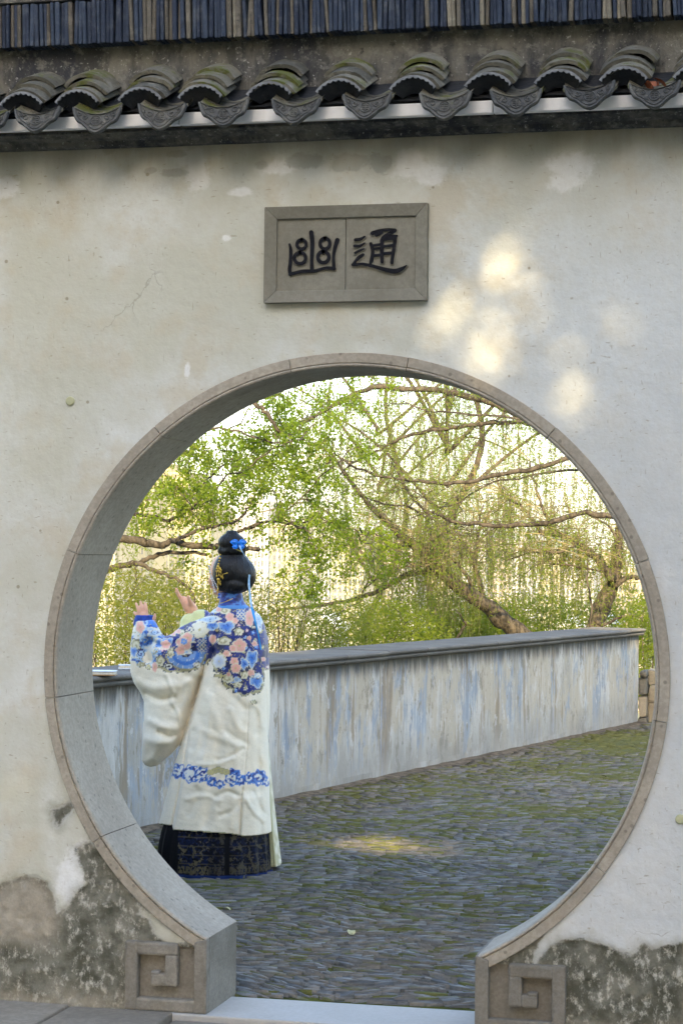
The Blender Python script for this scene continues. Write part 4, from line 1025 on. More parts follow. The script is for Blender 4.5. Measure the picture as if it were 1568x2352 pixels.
def pillow(mb, poly, b_of, hmax, edge, step=2.2):
    """cloth bag with the given outline, puffed to hmax"""
    P = np.array(poly, dtype=float); xs = np.arange(P[:, 0].min() - 3, P[:, 0].max() + 3, step); ys = np.arange(P[:, 1].min() - 3, P[:, 1].max() + 3, step)
    X, Y = np.meshgrid(xs, ys); d = poly_sd(X, Y, poly); ok = d > -step * .5; idx = -np.ones(X.shape, int); idx[ok] = np.arange(ok.sum())
    dd = np.clip(d[ok], 0, edge) / edge; h = hmax * np.sqrt(np.clip(1 - (1 - dd) ** 2, 0, 1)) + .004
    xx, yy = X[ok], Y[ok]; b = np.array([b_of(x, y) for x, y in zip(xx, yy)])
    A = np.array([PW(x, y, q - hh) for x, y, q, hh in zip(xx, yy, b, h)]); Bk = np.array([PW(x, y, q + hh) for x, y, q, hh in zip(xx, yy, b, h)]); n = len(A)
    q = np.stack([idx[:-1, :-1], idx[:-1, 1:], idx[1:, 1:], idx[1:, :-1]], -1).reshape(-1, 4); q = q[(q >= 0).all(1)]
    edges = {}
    for f in q:
        for i in range(4):
            e = (f[i], f[(i + 1) % 4]); r = (e[1], e[0])
            if r in edges: del edges[r]
            else: edges[e] = 1
    F = [tuple(f) for f in q] + [tuple(f[::-1] + n) for f in q] + [(b_, a_, a_ + n, b_ + n) for a_, b_ in edges]
    mb.add(np.concatenate([A, Bk]), F)

person = None
# ---------------------------------------------------------------- body: one continuous skin
FDIR = -0.82 * E1 + 0.57 * E2; FDIR /= np.linalg.norm(FDIR); SDIR = np.cross(FDIR, [0, 0, 1.0]); UPV = np.array([0, 0, 1.0])
HC = PW(525, 1318, 0.02)
HR = np.stack([FDIR, SDIR, UPV], 1)
body = MB()
body.ball(HC + 0.012 * FDIR, (0.094, 0.074, 0.108), 24, 16, HR)
body.ball(HC + 0.040 * FDIR - 0.052 * UPV, (0.056, 0.056, 0.062), 18, 12, HR)                     # jaw
body.ball(HC + 0.068 * FDIR - 0.092 * UPV, (0.026, 0.026, 0.020), 12, 8, HR)                      # chin
for s in (1, -1):
    body.ball(HC + 0.062 * FDIR + s * 0.036 * SDIR - 0.036 * UPV, (0.034, 0.030, 0.034), 12, 8, HR)   # cheek
    body.ball(HC - 0.004 * FDIR + s * 0.076 * SDIR - 0.020 * UPV, (0.018, 0.008, 0.028), 10, 8, HR)   # ear
    body.ball(HC + 0.094 * FDIR + s * 0.030 * SDIR + 0.004 * UPV, (0.010, 0.014, 0.007), 10, 8, HR)   # lid
capsule(body, [HC + 0.100 * FDIR + 0.006 * UPV, HC + 0.110 * FDIR - 0.020 * UPV, HC + 0.117 * FDIR - 0.036 * UPV], [0.007, 0.009, 0.011])
for s in (1, -1): body.ball(HC + 0.106 * FDIR + s * 0.010 * SDIR - 0.040 * UPV, 0.008, 8, 6)
body.ball(HC + 0.100 * FDIR - 0.062 * UPV, (0.010, 0.022, 0.006), 12, 8, HR); body.ball(HC + 0.098 * FDIR - 0.072 * UPV, (0.010, 0.019, 0.007), 12, 8, HR)
capsule(body, [HC - 0.01 * FDIR - 0.03 * UPV, PW(532, 1372, 0.01), PW(533, 1408, 0.01)], [0.055, 0.047, 0.045])
# trunk and legs, all under the clothes
for (x0, y0), (x1, y1), r0, r1, sy in (((533, 1482), (528, 1560), .10, .095, 1), ((528, 1560), (515, 1680), .095, .115, 1)): capsule(body, [PW(x0, y0, 0.0), PW(x1, y1, 0.0)], [r0, r1])
for s in (1, -1):
    h = PW(512 + s * 30, 1690, 0.0); capsule(body, [h, PW(505 + s * 28, 1850, 0.02), PW(503 + s * 28, 1975, 0.0)], [.078, .052, .034]); capsule(body, [PW(503 + s * 28, 1990, -.02), PW(497 + s * 28, 2000, 0.12)], [.032, .026])
capsule(body, [PW(490, 1452, 0.02), PW(535, 1450, 0.0), PW(582, 1454, 0.02)], [.04, .05, .04])
LEL, LWR = PW(352, 1512, .06), PW(332, 1428, .12)
capsule(body, [PW(485, 1440, 0.02), PW(420, 1478, .04), LEL], [.046, .042, .036]); capsule(body, [LEL, PW(342, 1470, .09), LWR], [.036, .034, .026])
REL, RWR = PW(520, 1470, .28), PW(*Z1((812, 1486)), .34)
capsule(body, [PW(580, 1456, 0.03), PW(570, 1480, .16), REL], [.046, .042, .036]); capsule(body, [REL, PW(480, 1440, .32), RWR], [.036, .034, .026])
# left hand, its back to the viewer, fingers up and a little spread
def zc(x, y, b): return PW(*Z1((x, y)), b)
capsule(body, [LWR, zc(428, 1540, .125), zc(420, 1505, .13)], [.026, .030, .028]); body.ball(zc(410, 1500, .13), (.036, .014, .030), 12, 8, np.stack([E1, E2, UPV], 1))
for pts in ([(378, 1512), (360, 1488), (347, 1468)], [(392, 1500), (378, 1450), (366, 1412), (360, 1400)], [(416, 1495), (408, 1440), (400, 1402), (396, 1386)], [(446, 1498), (442, 1445), (435, 1408), (430, 1396)]):
    k = len(pts); capsule(body, [zc(x, y, .13 + .012 * i * (i > 1)) for i, (x, y) in enumerate(pts)], list(np.linspace(.0100, .0068, k)), 10)
capsule(body, [zc(460, 1555, .12), zc(492, 1535, .10), zc(506, 1510, .095), zc(508, 1488, .10)], [.015, .012, .0095, .0075], 10)
# right hand, seen edge on, fingers reaching up and away
capsule(body, [RWR, zc(800, 1450, .345), zc(782, 1420, .35)], [.026, .030, .029]); capsule(body, [zc(780, 1440, .35), zc(752, 1395, .355), zc(735, 1375, .36)], [.030, .027, .022])
for j, (tx, ty, db) in enumerate(((676, 1284, .0), (682, 1296, .016), (672, 1306, .030), (690, 1330, .042))):
    capsule(body, [zc(748, 1398 + 4 * j, .345 + db), zc(718, 1362 + 4 * j, .350 + db), zc(694, 1328 + 4 * j, .352 + db * 1.1), zc(tx, ty, .350 + db * 1.1)], [.0118, .0105, .0092, .0072], 10)
capsule(body, [zc(800, 1432, .335), zc(790, 1395, .315), zc(778, 1368, .305), zc(768, 1344, .30)], [.015, .012, .0100, .0075], 10)
V, N, F = remesh(body, 0.0042, 5)
skin = np.tile(np.array(srgb(214, 162, 132)), (len(V), 1))
q = V - HC; fx, sx_, uz = q @ FDIR, q @ SDIR, q @ UPV
def tint(mask, c): skin[mask] = c
tint((fx > .085) & (np.abs(sx_) < .023) & (uz < -.056) & (uz > -.079), srgb(196, 92, 88))
tint((fx > .07) & (np.abs(np.abs(sx_) - .030) < .014) & (np.abs(uz - .003) < .0045), srgb(38, 26, 24))
tint((fx > .06) & (np.abs(np.abs(sx_) - .031) < .018) & (np.abs(uz - .026) < .0035), srgb(52, 38, 34))
def skin_mat():
    m = Mat('skin', rough=0.5, spec=0.35); m.color(m.attr('tone', 'Color')); m.b.inputs['Subsurface Weight'].default_value = 0.12; m.b.inputs['Subsurface Radius'].default_value = (0.01, 0.004, 0.002); m.bump(m.noise(220, 3), 0.15, 0.001); return m.m
def colattr(o, name, c):
    a = o.data.attributes.new(name, 'FLOAT_COLOR', 'POINT'); a.data.foreach_set('color', np.column_stack([c, np.ones(len(c))]).astype(np.float32).ravel())
person = part('person', V, F, skin_mat(), None, True, B0); colattr(person, 'tone', skin)
tag(person, 'person in a white robe with blue flowered shoulders, back turned, both hands raised', 'person')

# ---------------------------------------------------------------- robe
robe = MB()
loft(robe, [(1388, 505, 566, .015, .060), (1396, 497, 575, .015, .078), (1408, 482, 592, .01, .100), (1422, 472, 602, .01, .115), (1442, 470, 608, .01, .130), (1475, 472, 611, .01, .142), (1520, 470, 612, .01, .150), (1580, 458, 612, .01, .155), (1640, 440, 613, .01, .165), (1700, 420, 616, .01, .180), (1760, 400, 618, .01, .200), (1830, 382, 620, .01, .216), (1880, 369, 623, .01, .228), (1909, 361, 625, .01, .236)], 72, 2.2)
bag = [(312, 1424), (304, 1450), (300, 1480), (298, 1515), (300, 1545), (308, 1570), (322, 1590), (331, 1612), (329, 1660), (327, 1710), (326, 1748), (332, 1758), (346, 1763), (362, 1759), (382, 1742), (404, 1722), (424, 1694), (440, 1656), (456, 1606), (474, 1562), (492, 1520), (506, 1480), (506, 1440), (494, 1418), (470, 1418), (440, 1428), (412, 1442), (392, 1458), (378, 1462), (370, 1452), (362, 1438), (354, 1424)]
pillow(robe, bag, lambda x, y: .05 + .05 * sstep(380, 320, x) - .03 * sstep(1600, 1740, y), .085, 46)
capsule(robe, [PW(500, 1446, .01), PW(425, 1480, .03), PW(362, 1508, .055)], [.085, .078, .070]); capsule(robe, [PW(350, 1512, .06), PW(338, 1470, .09), PW(333, 1438, .118)], [.072, .066, .052])
loft(robe, [(1430, 585, 606, .07, .08), (1470, 590, 615, .08, .10), (1540, 592, 619, .08, .10), (1620, 592, 620, .08, .10), (1680, 596, 617, .08, .09), (1705, 602, 611, .08, .06)], 32)
capsule(robe, [PW(560, 1450, .12), PW(500, 1448, .24), PW(460, 1440, .30), PW(438, 1434, .33)], [.080, .075, .068, .058])
pillow(robe, [(408, 1446), (430, 1424), (446, 1402), (470, 1400), (500, 1420), (500, 1640), (470, 1600), (440, 1500)], lambda x, y: .30, .05, 30, 3.0)
V, N, F = remesh(robe, 0.0052, 6)
gx_, gy_ = grid_of(V); facing = np.clip(-(N @ E2) * 1.4 + .1, 0, 1); near = ((V - B0) @ E2) < .16
def path_d(pts, x, y):
    P = smooth_path(np.array(pts, dtype=float), 6); d = np.full(x.shape, 1e9)
    for a, b in zip(P[:-1], P[1:]):
        e = b - a; t = np.clip(((x - a[0]) * e[0] + (y - a[1]) * e[1]) / (e @ e + 1e-9), 0, 1); d = np.minimum(d, np.hypot(x - a[0] - t * e[0], y - a[1] - t * e[1]))
    return d
disp = np.zeros(len(V))
def fold(pts, w, dep, zf=None):
    global disp
    P = [zf(p) if zf else p for p in pts]; sel = near & (gx_ > min(p[0] for p in P) - 3 * w) & (gx_ < max(p[0] for p in P) + 3 * w) & (gy_ > min(p[1] for p in P) - 3 * w) & (gy_ < max(p[1] for p in P) + 3 * w)
    d = path_d(P, gx_[sel], gy_[sel]); disp[sel] += dep * np.exp(-(d / w) ** 2)
fold([(300, 1555), (420, 1612), (545, 1585)], 7, .022, Z4); fold([(170, 1430), (300, 1500), (470, 1500), (540, 1480)], 13, -.016, Z4); fold([(480, 1385), (545, 1540), (520, 1600), (590, 1740), (610, 1850), (575, 1915)], 4.5, -.010, Z4)
fold([(420, 1905), (520, 1945), (610, 1895)], 6, .022, Z4); fold([(330, 1800), (450, 1850), (560, 1870)], 9, -.012, Z4); fold([(300, 1960), (420, 2000), (540, 1990)], 10, -.010, Z4); fold([(915, 1170), (805, 1400), (735, 1600), (655, 1850), (575, 2040)], 9, .045, Z4)
fold([(775, 1420), (755, 1560), (705, 1700)], 4, .012, Z4); fold([(320, 1095), (300, 1180), (318, 1260)], 10, .040, Z4); fold([(560, 1330), (720, 1420), (760, 1440)], 8, .010, Z4); fold([(880, 1240), (740, 1400), (610, 1490)], 9, -.010, Z4); fold([(640, 1420), (610, 1560), (560, 1700)], 9, .010, Z4)
fold([(360, 1100), (450, 1130), (560, 1100)], 7, .012, Z4); fold([(450, 1040), (600, 985), (720, 900)], 6, .008, Z4); fold([(940, 1010), (900, 1120), (870, 1250)], 6, .014, Z4); fold([(270, 1950), (285, 2030), (275, 2061)], 8, -.01, Z4); fold([(700, 1640), (640, 1760), (620, 1860)], 7, .012, Z4)
fold([(1208, 780), (1214, 1200), (1216, 1650), (1206, 2061)], 1.8, .0028, Z4); fold([(1130, 0), (1110, 330), (1085, 560)], 1.8, .0028, Z5); fold([(520, 1560), (506, 1700), (472, 1895)], 13, .014); fold([(548, 1600), (544, 1750), (534, 1900)], 11, -.009); fold([(588, 1620), (594, 1750), (600, 1915)], 8, .012); fold([(486, 1600), (470, 1720), (452, 1800)], 8, -.008); fold([(1085, 540), (1078, 700), (1065, 920)], 3.0, .008, Z5)
fold([(640, 0), (600, 330), (575, 470), (530, 700), (497, 868)], 3.6, .020, Z5); fold([(720, 1900), (690, 2040)], 8, .012, Z4)
for pts, w, d in (([(1000, 280), (860, 330), (720, 330)], 6, -.006), ([(1090, 200), (980, 270), (880, 300)], 5, .006), ([(740, 40), (900, 120), (1050, 180)], 8, -.006), ([(860, 610), (960, 560), (1060, 600)], 6, .008), ([(620, 620), (760, 600), (900, 640)], 7, -.006), ([(900, 760), (1000, 720), (1060, 640)], 6, .008), ([(1120, 620), (1180, 720), (1260, 800)], 6, -.008), ([(1180, 560), (1240, 700), (1300, 760)], 5, .006), ([(640, 760), (700, 640), (720, 560)], 7, .005), ([(1200, 120), (1240, 260), (1290, 330)], 8, -.006)): fold(pts, w, d, Z5)
for pts, w, d in (([(960, 1480), (1060, 1560), (1180, 1700)], 9, .008), ([(1250, 1640), (1320, 1720), (1350, 1850)], 7, -.008), ([(840, 1560), (920, 1760), (1000, 1950)], 12, -.010), ([(780, 1750), (820, 1950), (800, 2060)], 10, .010), ([(1060, 1700), (1120, 1850), (1190, 1900)], 8, -.008), ([(1020, 1900), (1120, 1960), (1200, 2000)], 7, .006)): fold(pts, w, d, Z4)
vent = [Z5(p) for p in ((640, 0), (600, 330), (575, 470), (530, 700), (497, 868))]; vx = np.interp(gy_, [p[1] for p in vent], [p[0] for p in vent])
disp += near * sstep(vx + 1, vx - 3, gx_) * sstep(1700, 1740, gy_) * .020
cv = [Z5(p) for p in ((1085, 540), (1078, 700), (1065, 930))]; cvx = np.interp(gy_, [p[1] for p in cv], [p[0] for p in cv]); disp += near * sstep(cvx - 1, cvx + 2, gx_) * sstep(1812, 1835, gy_) * -.012
uu = gx_ * .94 + gy_ * .34; vv = gy_ * .94 - gx_ * .34
disp += near * (.0036 * fbm(uu / 50, vv / 22, None, 4) + .0012 * fbm(uu / 13, vv / 7, None, 3))
V2 = V + (disp * facing)[:, None] * E2
V2 = V2 + N * (.003 * fbm(V[:, 0] * 7, V[:, 1] * 7, V[:, 2] * 5))[:, None] * (~near)[:, None]
# the hem: cut on a slant
hem = np.interp(gx_, [360, 394, 396, 530, 560, 626], [1893, 1899, 1906, 1916, 1921, 1924])

NAVY, NAVY2, SKY, PALE = np.array(srgb(8, 38, 128)), np.array(srgb(5, 22, 82)), np.array(srgb(58, 122, 210)), np.array(srgb(168, 198, 226))
PEACH, PEACH2, CREAM, GOLD, WHITE, DARK, OLIVE = np.array(srgb(238, 186, 170)), np.array(srgb(224, 150, 132)), np.array(srgb(226, 219, 190)), np.array(srgb(196, 184, 122)), np.array(srgb(232, 231, 222)), np.array(srgb(26, 28, 52)), np.array(srgb(176, 168, 128))
SILK = np.array(srgb(246, 234, 210))
def paint(x, y, away):
    n = len(x); C = np.tile(SILK, (n, 1)); X = (x - 258.4) / .2563; Y = (y - 1194.2) / .2563
    wob = 14 * fbm(X / 40, Y / 40, None, 3); th0 = None
    poly = [(120, 780), (430, 860), (1450, 600), (1450, 1330), (1350, 1335), (1342, 1490), (1300, 1545), (1180, 1565), (1060, 1525), (1005, 1480), (985, 1390), (905, 1335), (885, 1255), (840, 1292), (740, 1335), (620, 1362), (470, 1350), (420, 1312), (370, 1335), (330, 1310), (290, 1290), (240, 1330), (180, 1260), (140, 1200)]
    sd = poly_sd(X, Y, poly) + wob + 10 * np.cos(X / 17.0) * np.cos(Y / 21.0)
    ins = (sd > 0) & ~(np.hypot((X - 312) / 46, (Y - 1235) / 55) < 1)
    def put(m, c):
        if np.ndim(c) == 1: C[m] = c
        else: C[m] = c[m]
    put(ins, NAVY); put(ins & (fbm(X / 60, Y / 60) > .12), NAVY2)
    fore = ins & (X < 440) & (Y < 1330)
    f1 = fbm(X / 55 + 3, Y / 55, None, 3); put(fore & (f1 > -.22), PALE); put(fore & (f1 > .02), WHITE); put(fore & (f1 < -.22), SKY); put(fore & (np.abs(f1 + .30) < .03), NAVY)
    put(ins & (np.abs(fbm(X / 34, Y / 34, None, 2) - .05) < .020), GOLD * .8)
    put((sd > -7) & (sd < 7) & (Y > 1100) & (X > 380), OLIVE); put((sd > -13) & (sd <= -7) & (np.sin(X / 9) > -.3) & (Y > 1200) & (X > 380), DARK)
    def pol(cx, cy, rx, ry):
        dx, dy = (X - cx) / rx, (Y - cy) / ry; return np.hypot(dx, dy), np.arctan2(dy, dx)
    def blob_(cx, cy, rx, ry, c0=SKY, c1=PALE, ph=0.0):
        r, t = pol(cx, cy, rx, ry); r = r / (0.86 + .14 * np.cos(3 * t + ph + cx) + .10 * np.cos(5 * t - ph)); g = np.clip((r - .35) / .65, 0, 1)[:, None]
        m = r < 1; put(m, c0 * (1 - g) + c1 * g); put((r > .93) & (r < 1.04), CREAM); put((np.abs(np.sin(r * 6 + 2 * t)) < .16) & (r < .8), NAVY)
    def flower(cx, cy, r_, c0=PEACH, c1=PEACH2, k=5, sx=1.0, sy=1.0):
        r, t = pol(cx, cy, r_ * sx, r_ * sy); r = r / (.80 + .20 * np.abs(np.cos(k / 2.0 * t + cx * .1)) ** .8)
        g = np.clip(1 - r, 0, 1)[:, None]; put(r < 1, c0 * (1 - .6 * g) + c1 * .6 * g); put((r > .90) & (r < 1.03), CREAM); put(r < .16, GOLD)
    def cloud(cx, cy, rx, ry=None, c0=CREAM, c1=OLIVE):
        r, t = pol(cx, cy, rx, ry or rx); r2 = r / (.88 + .12 * np.cos(5 * t + cx)); m = r2 < 1; put(m, c0); put(m & (np.sin(r * 8.5 - t) > .35), c1); put((r2 > .95) & (r2 < 1.07), DARK)
    def lattice(cx, cy, w, h):
        m = (np.abs(X - cx) < w) & (np.abs(Y - cy) < h) & ins; a = np.abs(((X + Y) / 34) % 1 - .5); b = np.abs(((X - Y) / 34) % 1 - .5); put(m, SKY * .8); put(m & ((a < .13) | (b < .13)), CREAM); put(m & (a > .36) & (b > .36), NAVY)
    # small filler sprigs over the whole ground
    rs = np.random.default_rng(5)
    for i in range(120):
        cx, cy = rs.uniform(400, 1400), rs.uniform(740, 1540); k = i % 5; r0 = rs.uniform(12, 24)
        r, t = pol(cx, cy, r0, r0 * rs.uniform(.7, 1.4)); m_ = (r / (.8 + .2 * np.cos((4 + i % 3) * t + i)) < 1) & ins
        put(m_, (SKY, PALE, CREAM, GOLD * .9, PEACH)[k]); put(m_ & (r < .4), (PALE, SKY, OLIVE, CREAM, WHITE)[k])
    # shoulders and back
    lattice(1150, 830, 40, 70); blob_(1020, 960, 85, 62); blob_(890, 935, 60, 75, ph=1); blob_(1315, 900, 45, 100, PALE, WHITE); blob_(1250, 1240, 58, 85, ph=2); blob_(1290, 1450, 70, 62, ph=.5); blob_(1100, 1440, 55, 36); blob_(1180, 1290, 40, 60, ph=1.4)
    blob_(930, 800, 75, 36, PALE, WHITE); blob_(850, 890, 140, 34, PALE, WHITE, .4); cloud(1012, 810, 56, 46); cloud(1130, 775, 44, 34); cloud(1000, 1085, 76, 46); cloud(1132, 1002, 52, 40); cloud(1035, 1425, 60, 44); cloud(955, 1400, 55, 20, GOLD, OLIVE); cloud(1182, 1392, 42); cloud(1265, 1632, 30, 24, OLIVE, CREAM); cloud(1300, 1395, 40, 30, WHITE, PALE); cloud(1120, 1480, 50, 30)
    flower(955, 1268, 66, WHITE, SKY, 8); flower(1138, 1128, 66); flower(1228, 880, 42, sy=2.0); flower(1080, 1152, 36); flower(1020, 1198, 32); flower(1092, 1268, 40); flower(1105, 1330, 48); flower(1242, 1372, 34); flower(1050, 870, 42); flower(1272, 1110, 26); flower(950, 800, 28); flower(1352, 1250, 22); flower(1100, 905, 30); flower(1225, 1060, 22); flower(1040, 1385, 22); flower(1112, 1432, 30, PALE, NAVY)
    # sleeve
    r, t = pol(655, 1195, 178, 150); fan = (r < 1) & (Y > 1180) & (r > .25); put(fan, SKY * .55 + PALE * .45); put(fan & (np.abs(np.sin(t * 9)) < .14), WHITE); put(fan & (np.abs(r - .62) < .10), SKY); put((np.abs(r - 1) < .05) & (Y > 1200), OLIVE)
    cloud(650, 1180, 78, 34, WHITE, PALE); blob_(420, 1110, 48, 50); blob_(370, 1010, 70, 45, PALE, WHITE); blob_(490, 1090, 60, 40, ph=2); blob_(700, 1060, 40, 46, ph=1)
    lattice(800, 1130, 42, 60); flower(780, 985, 80, CREAM, WHITE, 7); cloud(690, 980, 36, 36, CREAM, NAVY); cloud(520, 1198, 40); cloud(428, 1265, 46, 56); cloud(760, 1300, 40, 28, WHITE, OLIVE); cloud(500, 1310, 48, 30, WHITE, DARK); cloud(620, 1010, 34)
    flower(640, 1105, 74); flower(672, 1055, 50); flower(476, 1120, 46); flower(540, 1002, 34, sy=1.3); flower(608, 1170, 46); flower(898, 1070, 34, sy=1.3); flower(640, 1090, 34, SKY, PALE, 6); flower(590, 1000, 24)
    # forearm and cuff end
    flower(248, 960, 44, sy=1.4); cloud(205, 1130, 50, 70, CREAM, OLIVE); blob_(190, 1180, 40, 52, SKY, PALE); cloud(250, 1200, 34, 48, PALE, NAVY); cloud(320, 1318, 28, 28, GOLD, CREAM); flower(378, 1320, 26, sy=1.9); cloud(255, 1295, 40, 26, OLIVE, CREAM); blob_(290, 1075, 26, 22); blob_(345, 980, 40, 22, PALE, WHITE)
    # the band above the hem
    X5 = (x - 258.4) / .2746; Y5 = (y - 1665.0) / .2746
    def swirl(cx, cy, r_, a=1.0, wh=.25):
        dx, dy = (X5 - cx) / r_, (Y5 - cy) / r_; r = np.hypot(dx, dy); t = np.arctan2(dy, dx); m = r / (.9 + .1 * np.cos(7 * t)) < 1; s = 2.4 * fbm(X5 / 17 + a * 9, Y5 / 15, None, 2) + .55 * np.sin(r * 9 - t * a)
        put(m, SKY * .9); put(m & (s > wh), WHITE); put(m & (s < -.55), NAVY); put(m & (r < .35) & (s > -.2), WHITE); put((np.abs(r / (.9 + .1 * np.cos(7 * t)) - 1) < .06), SKY)
    for c in ((462, 425, 34, 1, .6), (545, 392, 66, 1, .2), (655, 412, 78, -1, .0), (748, 418, 66, 1, .0), (1010, 440, 76, -1, .45), (1072, 462, 46, 1, .8), (1150, 448, 52, 1, .4), (1226, 446, 70, -1, .7), (1290, 492, 26, 1, .7), (830, 480, 44, 1, .8), (900, 500, 40, -1, .3)): swirl(*c)
    for cx, cy in ((850, 390), (885, 378), (920, 388), (950, 395), (820, 400)):
        r = np.hypot((X5 - cx) / 34, (Y5 - cy) / 26); put(r < 1, GOLD); put((r < 1) & (np.sin(r * 9) > .5), OLIVE)
    hemline = np.abs(y - hem) < 2.0; put(hemline, OLIVE)
    put((away > .22) & (x < 470) & (y < 1460), np.array(srgb(214, 216, 150)))
    return C
cr = paint(gx_, gy_, (V - B0) @ E2)
def silk_mat():
    m = Mat('painted_silk', rough=0.48, spec=0.3); n = m.noise(28, 4, .6); c = m.attr('dye', 'Color'); m.color(m.mul(m.mix(m.step(n, .35, .7, .10, 0), c, (0.40, 0.36, 0.27)), m.step(m.noise(190, 3, .7), .3, .65, .90, 1.03)))
    m.b.inputs['Sheen Weight'].default_value = 0.25; m.bump(m.math('ADD', m.noise(320, 2), m.math('MULTIPLY', n, .6)), .18, .002); return m.m
keepv = gy_ < hem + 1.5
if isinstance(F, np.ndarray):
    Fk = F[keepv[F].all(1)]
else: Fk = np.array([f for f in F if all(keepv[list(f)])])
used = np.zeros(len(V), bool); used[Fk.ravel()] = True; mp = np.cumsum(used) - 1
ro = part('robe', V2[used], mp[Fk], silk_mat(), person, True); colattr(ro, 'dye', cr[used])
sol = ro.modifiers.new('cloth thickness', 'SOLIDIFY'); sol.thickness = 0.004; sol.offset = -1

# cuff and collar
M_BLUE = simple_mat('royal_blue_cloth', srgb(22, 62, 150), 0.6, 0.3, 0.25, 60, 0.2)
cf = MB(); loft(cf, [(1438, 307, 356, .118, .052), (1434, 306, 357, .118, .054), (1424, 308, 356, .122, .053), (1415, 311, 352, .125, .050), (1413, 313, 350, .125, .046)], 40)
part('cuff', *cf.out(), M_BLUE, person, True)
cl = MB(); loft(cl, [(1398, 498, 574, .015, .082), (1393, 500, 571, .015, .078), (1384, 503, 562, .015, .068), (1372, 504, 558, .012, .062), (1363, 505, 556, .010, .060), (1360, 507, 554, .010, .056)], 44)
V, F = cl.out(); gx, gy = grid_of(V); c = np.tile(np.array(srgb(24, 58, 150)), (len(V), 1)); s = fbm(V[:, 0] * 60, V[:, 1] * 60, V[:, 2] * 60, 3); c[s > .12] = srgb(70, 130, 205); c[s < -.2] = srgb(14, 28, 92); c[gy > 1391] = srgb(66, 140, 214)
co_ = part('collar', V, F, None, person, True); co_.data.materials.append(silk_mat()); colattr(co_, 'dye', c)

# skirt with deep pleats and woven gold bands
sk_ = MB()
def pleats(th, t):
    return 1 + (.010 + .030 * t) * (np.abs(((th * 17 / PI) % 2) - 1) * 2 - 1) + .02 * t * np.sin(th * 5 + 1)
loft(sk_, [(1860, 398, 600, .0, .17), (1890, 378, 612, .0, .196), (1930, 367, 616, .0, .220), (1970, 362, 619, .0, .228), (1996, 360, 620, .0, .232), (2006, 361, 619, .0, .230)], 260, 2.2, pleats)
V, F = sk_.out(); me_n = len(V); X5 = (grid_of(V)[0] - 258.4) / .2746; Y5 = (grid_of(V)[1] - 1665) / .2746
def skirt_mat():
    m = Mat('brocade', rough=0.6, spec=0.12); z = m.attr('down'); pan = m.attr('panel'); a = m.wco((1, 1, 1.0)); n = m.noise(70, 3, .6, a, .8); v = m.vor(34, a)
    g = m.step(m.math('ADD', n, m.math('MULTIPLY', v, .6)), .86, .98); band = m.step(m.math('SINE', m.math('MULTIPLY', z, 44.0)), .86, .95)
    low = m.math('MULTIPLY', m.step(z, .78, .80), m.step(z, .90, .92, 1, 0)); g = m.math('MULTIPLY', m.math('MAXIMUM', g, m.math('MAXIMUM', m.math('MULTIPLY', band, .5), m.math('MULTIPLY', low, m.step(m.noise(110, 2, .6, m.wco((1, 1, .4))), .45, .55)))), pan)
    c = m.mix(m.math('MULTIPLY', m.step(n, .4, .6), pan), (0.0018, 0.002, 0.004), (0.005, 0.012, 0.055)); c = m.mix(m.math('MULTIPLY', g, .8), c, (0.13, 0.11, 0.055)); c = m.mix(m.step(z, .925, .935), c, (0.010, 0.028, 0.13)); m.color(c); m.bump(n, .25, .003); return m.m
so_ = part('skirt', V, F, skirt_mat(), person, True)
dn = np.clip((1.0 - (V[:, 2] - V[:, 2].min()) / .30), 0, 1); pan = ((X5 > 548) & (X5 < 800)) * 1.0 + ((X5 > 800) & (X5 < 935)) * .45 + (X5 > 978) * .65
for k, v in (('down', dn), ('panel', np.clip(pan, 0, 1))):
    a = so_.data.attributes.new(k, 'FLOAT', 'POINT'); a.data.foreach_set('value', v.astype(np.float32))
# pale yellow front panel of the underskirt showing at the right
up = MB(); loft(up, [(1700, 600, 616, .10, .10), (1800, 606, 625, .10, .11), (1900, 610, 636, .10, .12), (1960, 612, 643, .10, .12), (1984, 612, 646, .10, .12)], 48, 2.0, lambda th, t: 1 + .05 * t * np.sin(th * 9))
V, F = up.out(); gx, gy = grid_of(V); c = np.tile(np.array(srgb(188, 182, 138)), (len(V), 1)); e = (gx > np.interp(gy, [1700, 1800, 1984], [612, 620, 634])) & (vnoise(gy / 5, gx / 6) > .1); c[e] = srgb(226, 220, 196)
up_ = part('underskirt', V, F, None, person, True); up_.data.materials.append(silk_mat()); colattr(up_, 'dye', c)

# ---------------------------------------------------------------- hair
def hair_mat():
    m = Mat('black_hair', (0.006, 0.006, 0.007), 0.34, 0.3); tc = m.wco((110, 110, 12)); n = m.noise(1.6, 5, .65, tc, .5); m.color(m.mix(n, (0.0015, 0.0015, 0.002), (0.008, 0.0075, 0.009))); m.bump(n, .8, .006); return m.m
hr = MB(); HB = HC - .024 * FDIR + .010 * UPV
hr.ball(HB, (.100, .104, .110), 30, 20, HR); hr.ball(HB - .030 * FDIR - .015 * UPV + .012 * SDIR, (.086, .094, .092), 26, 18, HR)
for s in (1, -1): hr.ball(HB + .012 * FDIR + s * .066 * SDIR - .030 * UPV, (.058, .034, .070), 16, 12, HR)
hr.ball(PW(536, 1344, -.045), (.064, .052, .044), 16, 12); capsule(hr, [PW(514, 1350, -.025), PW(536, 1355, -.035), PW(556, 1350, -.025)], [.022, .024, .022])
bc = PW(532, 1246, -.02)
for a in range(7):
    t0 = a * 2 * PI / 7; pts = [bc + .030 * (math.cos(t0 + u * 1.5) * E1 * (1.0 - .45 * u) + math.sin(t0 + u * 1.5) * E2 * (1.0 - .45 * u)) + UPV * (-.034 + .086 * u - .01 * math.sin(u * 9)) for u in np.linspace(0, 1, 7)]; capsule(hr, pts, [.026, .028, .027, .025, .022, .019, .014], 10)
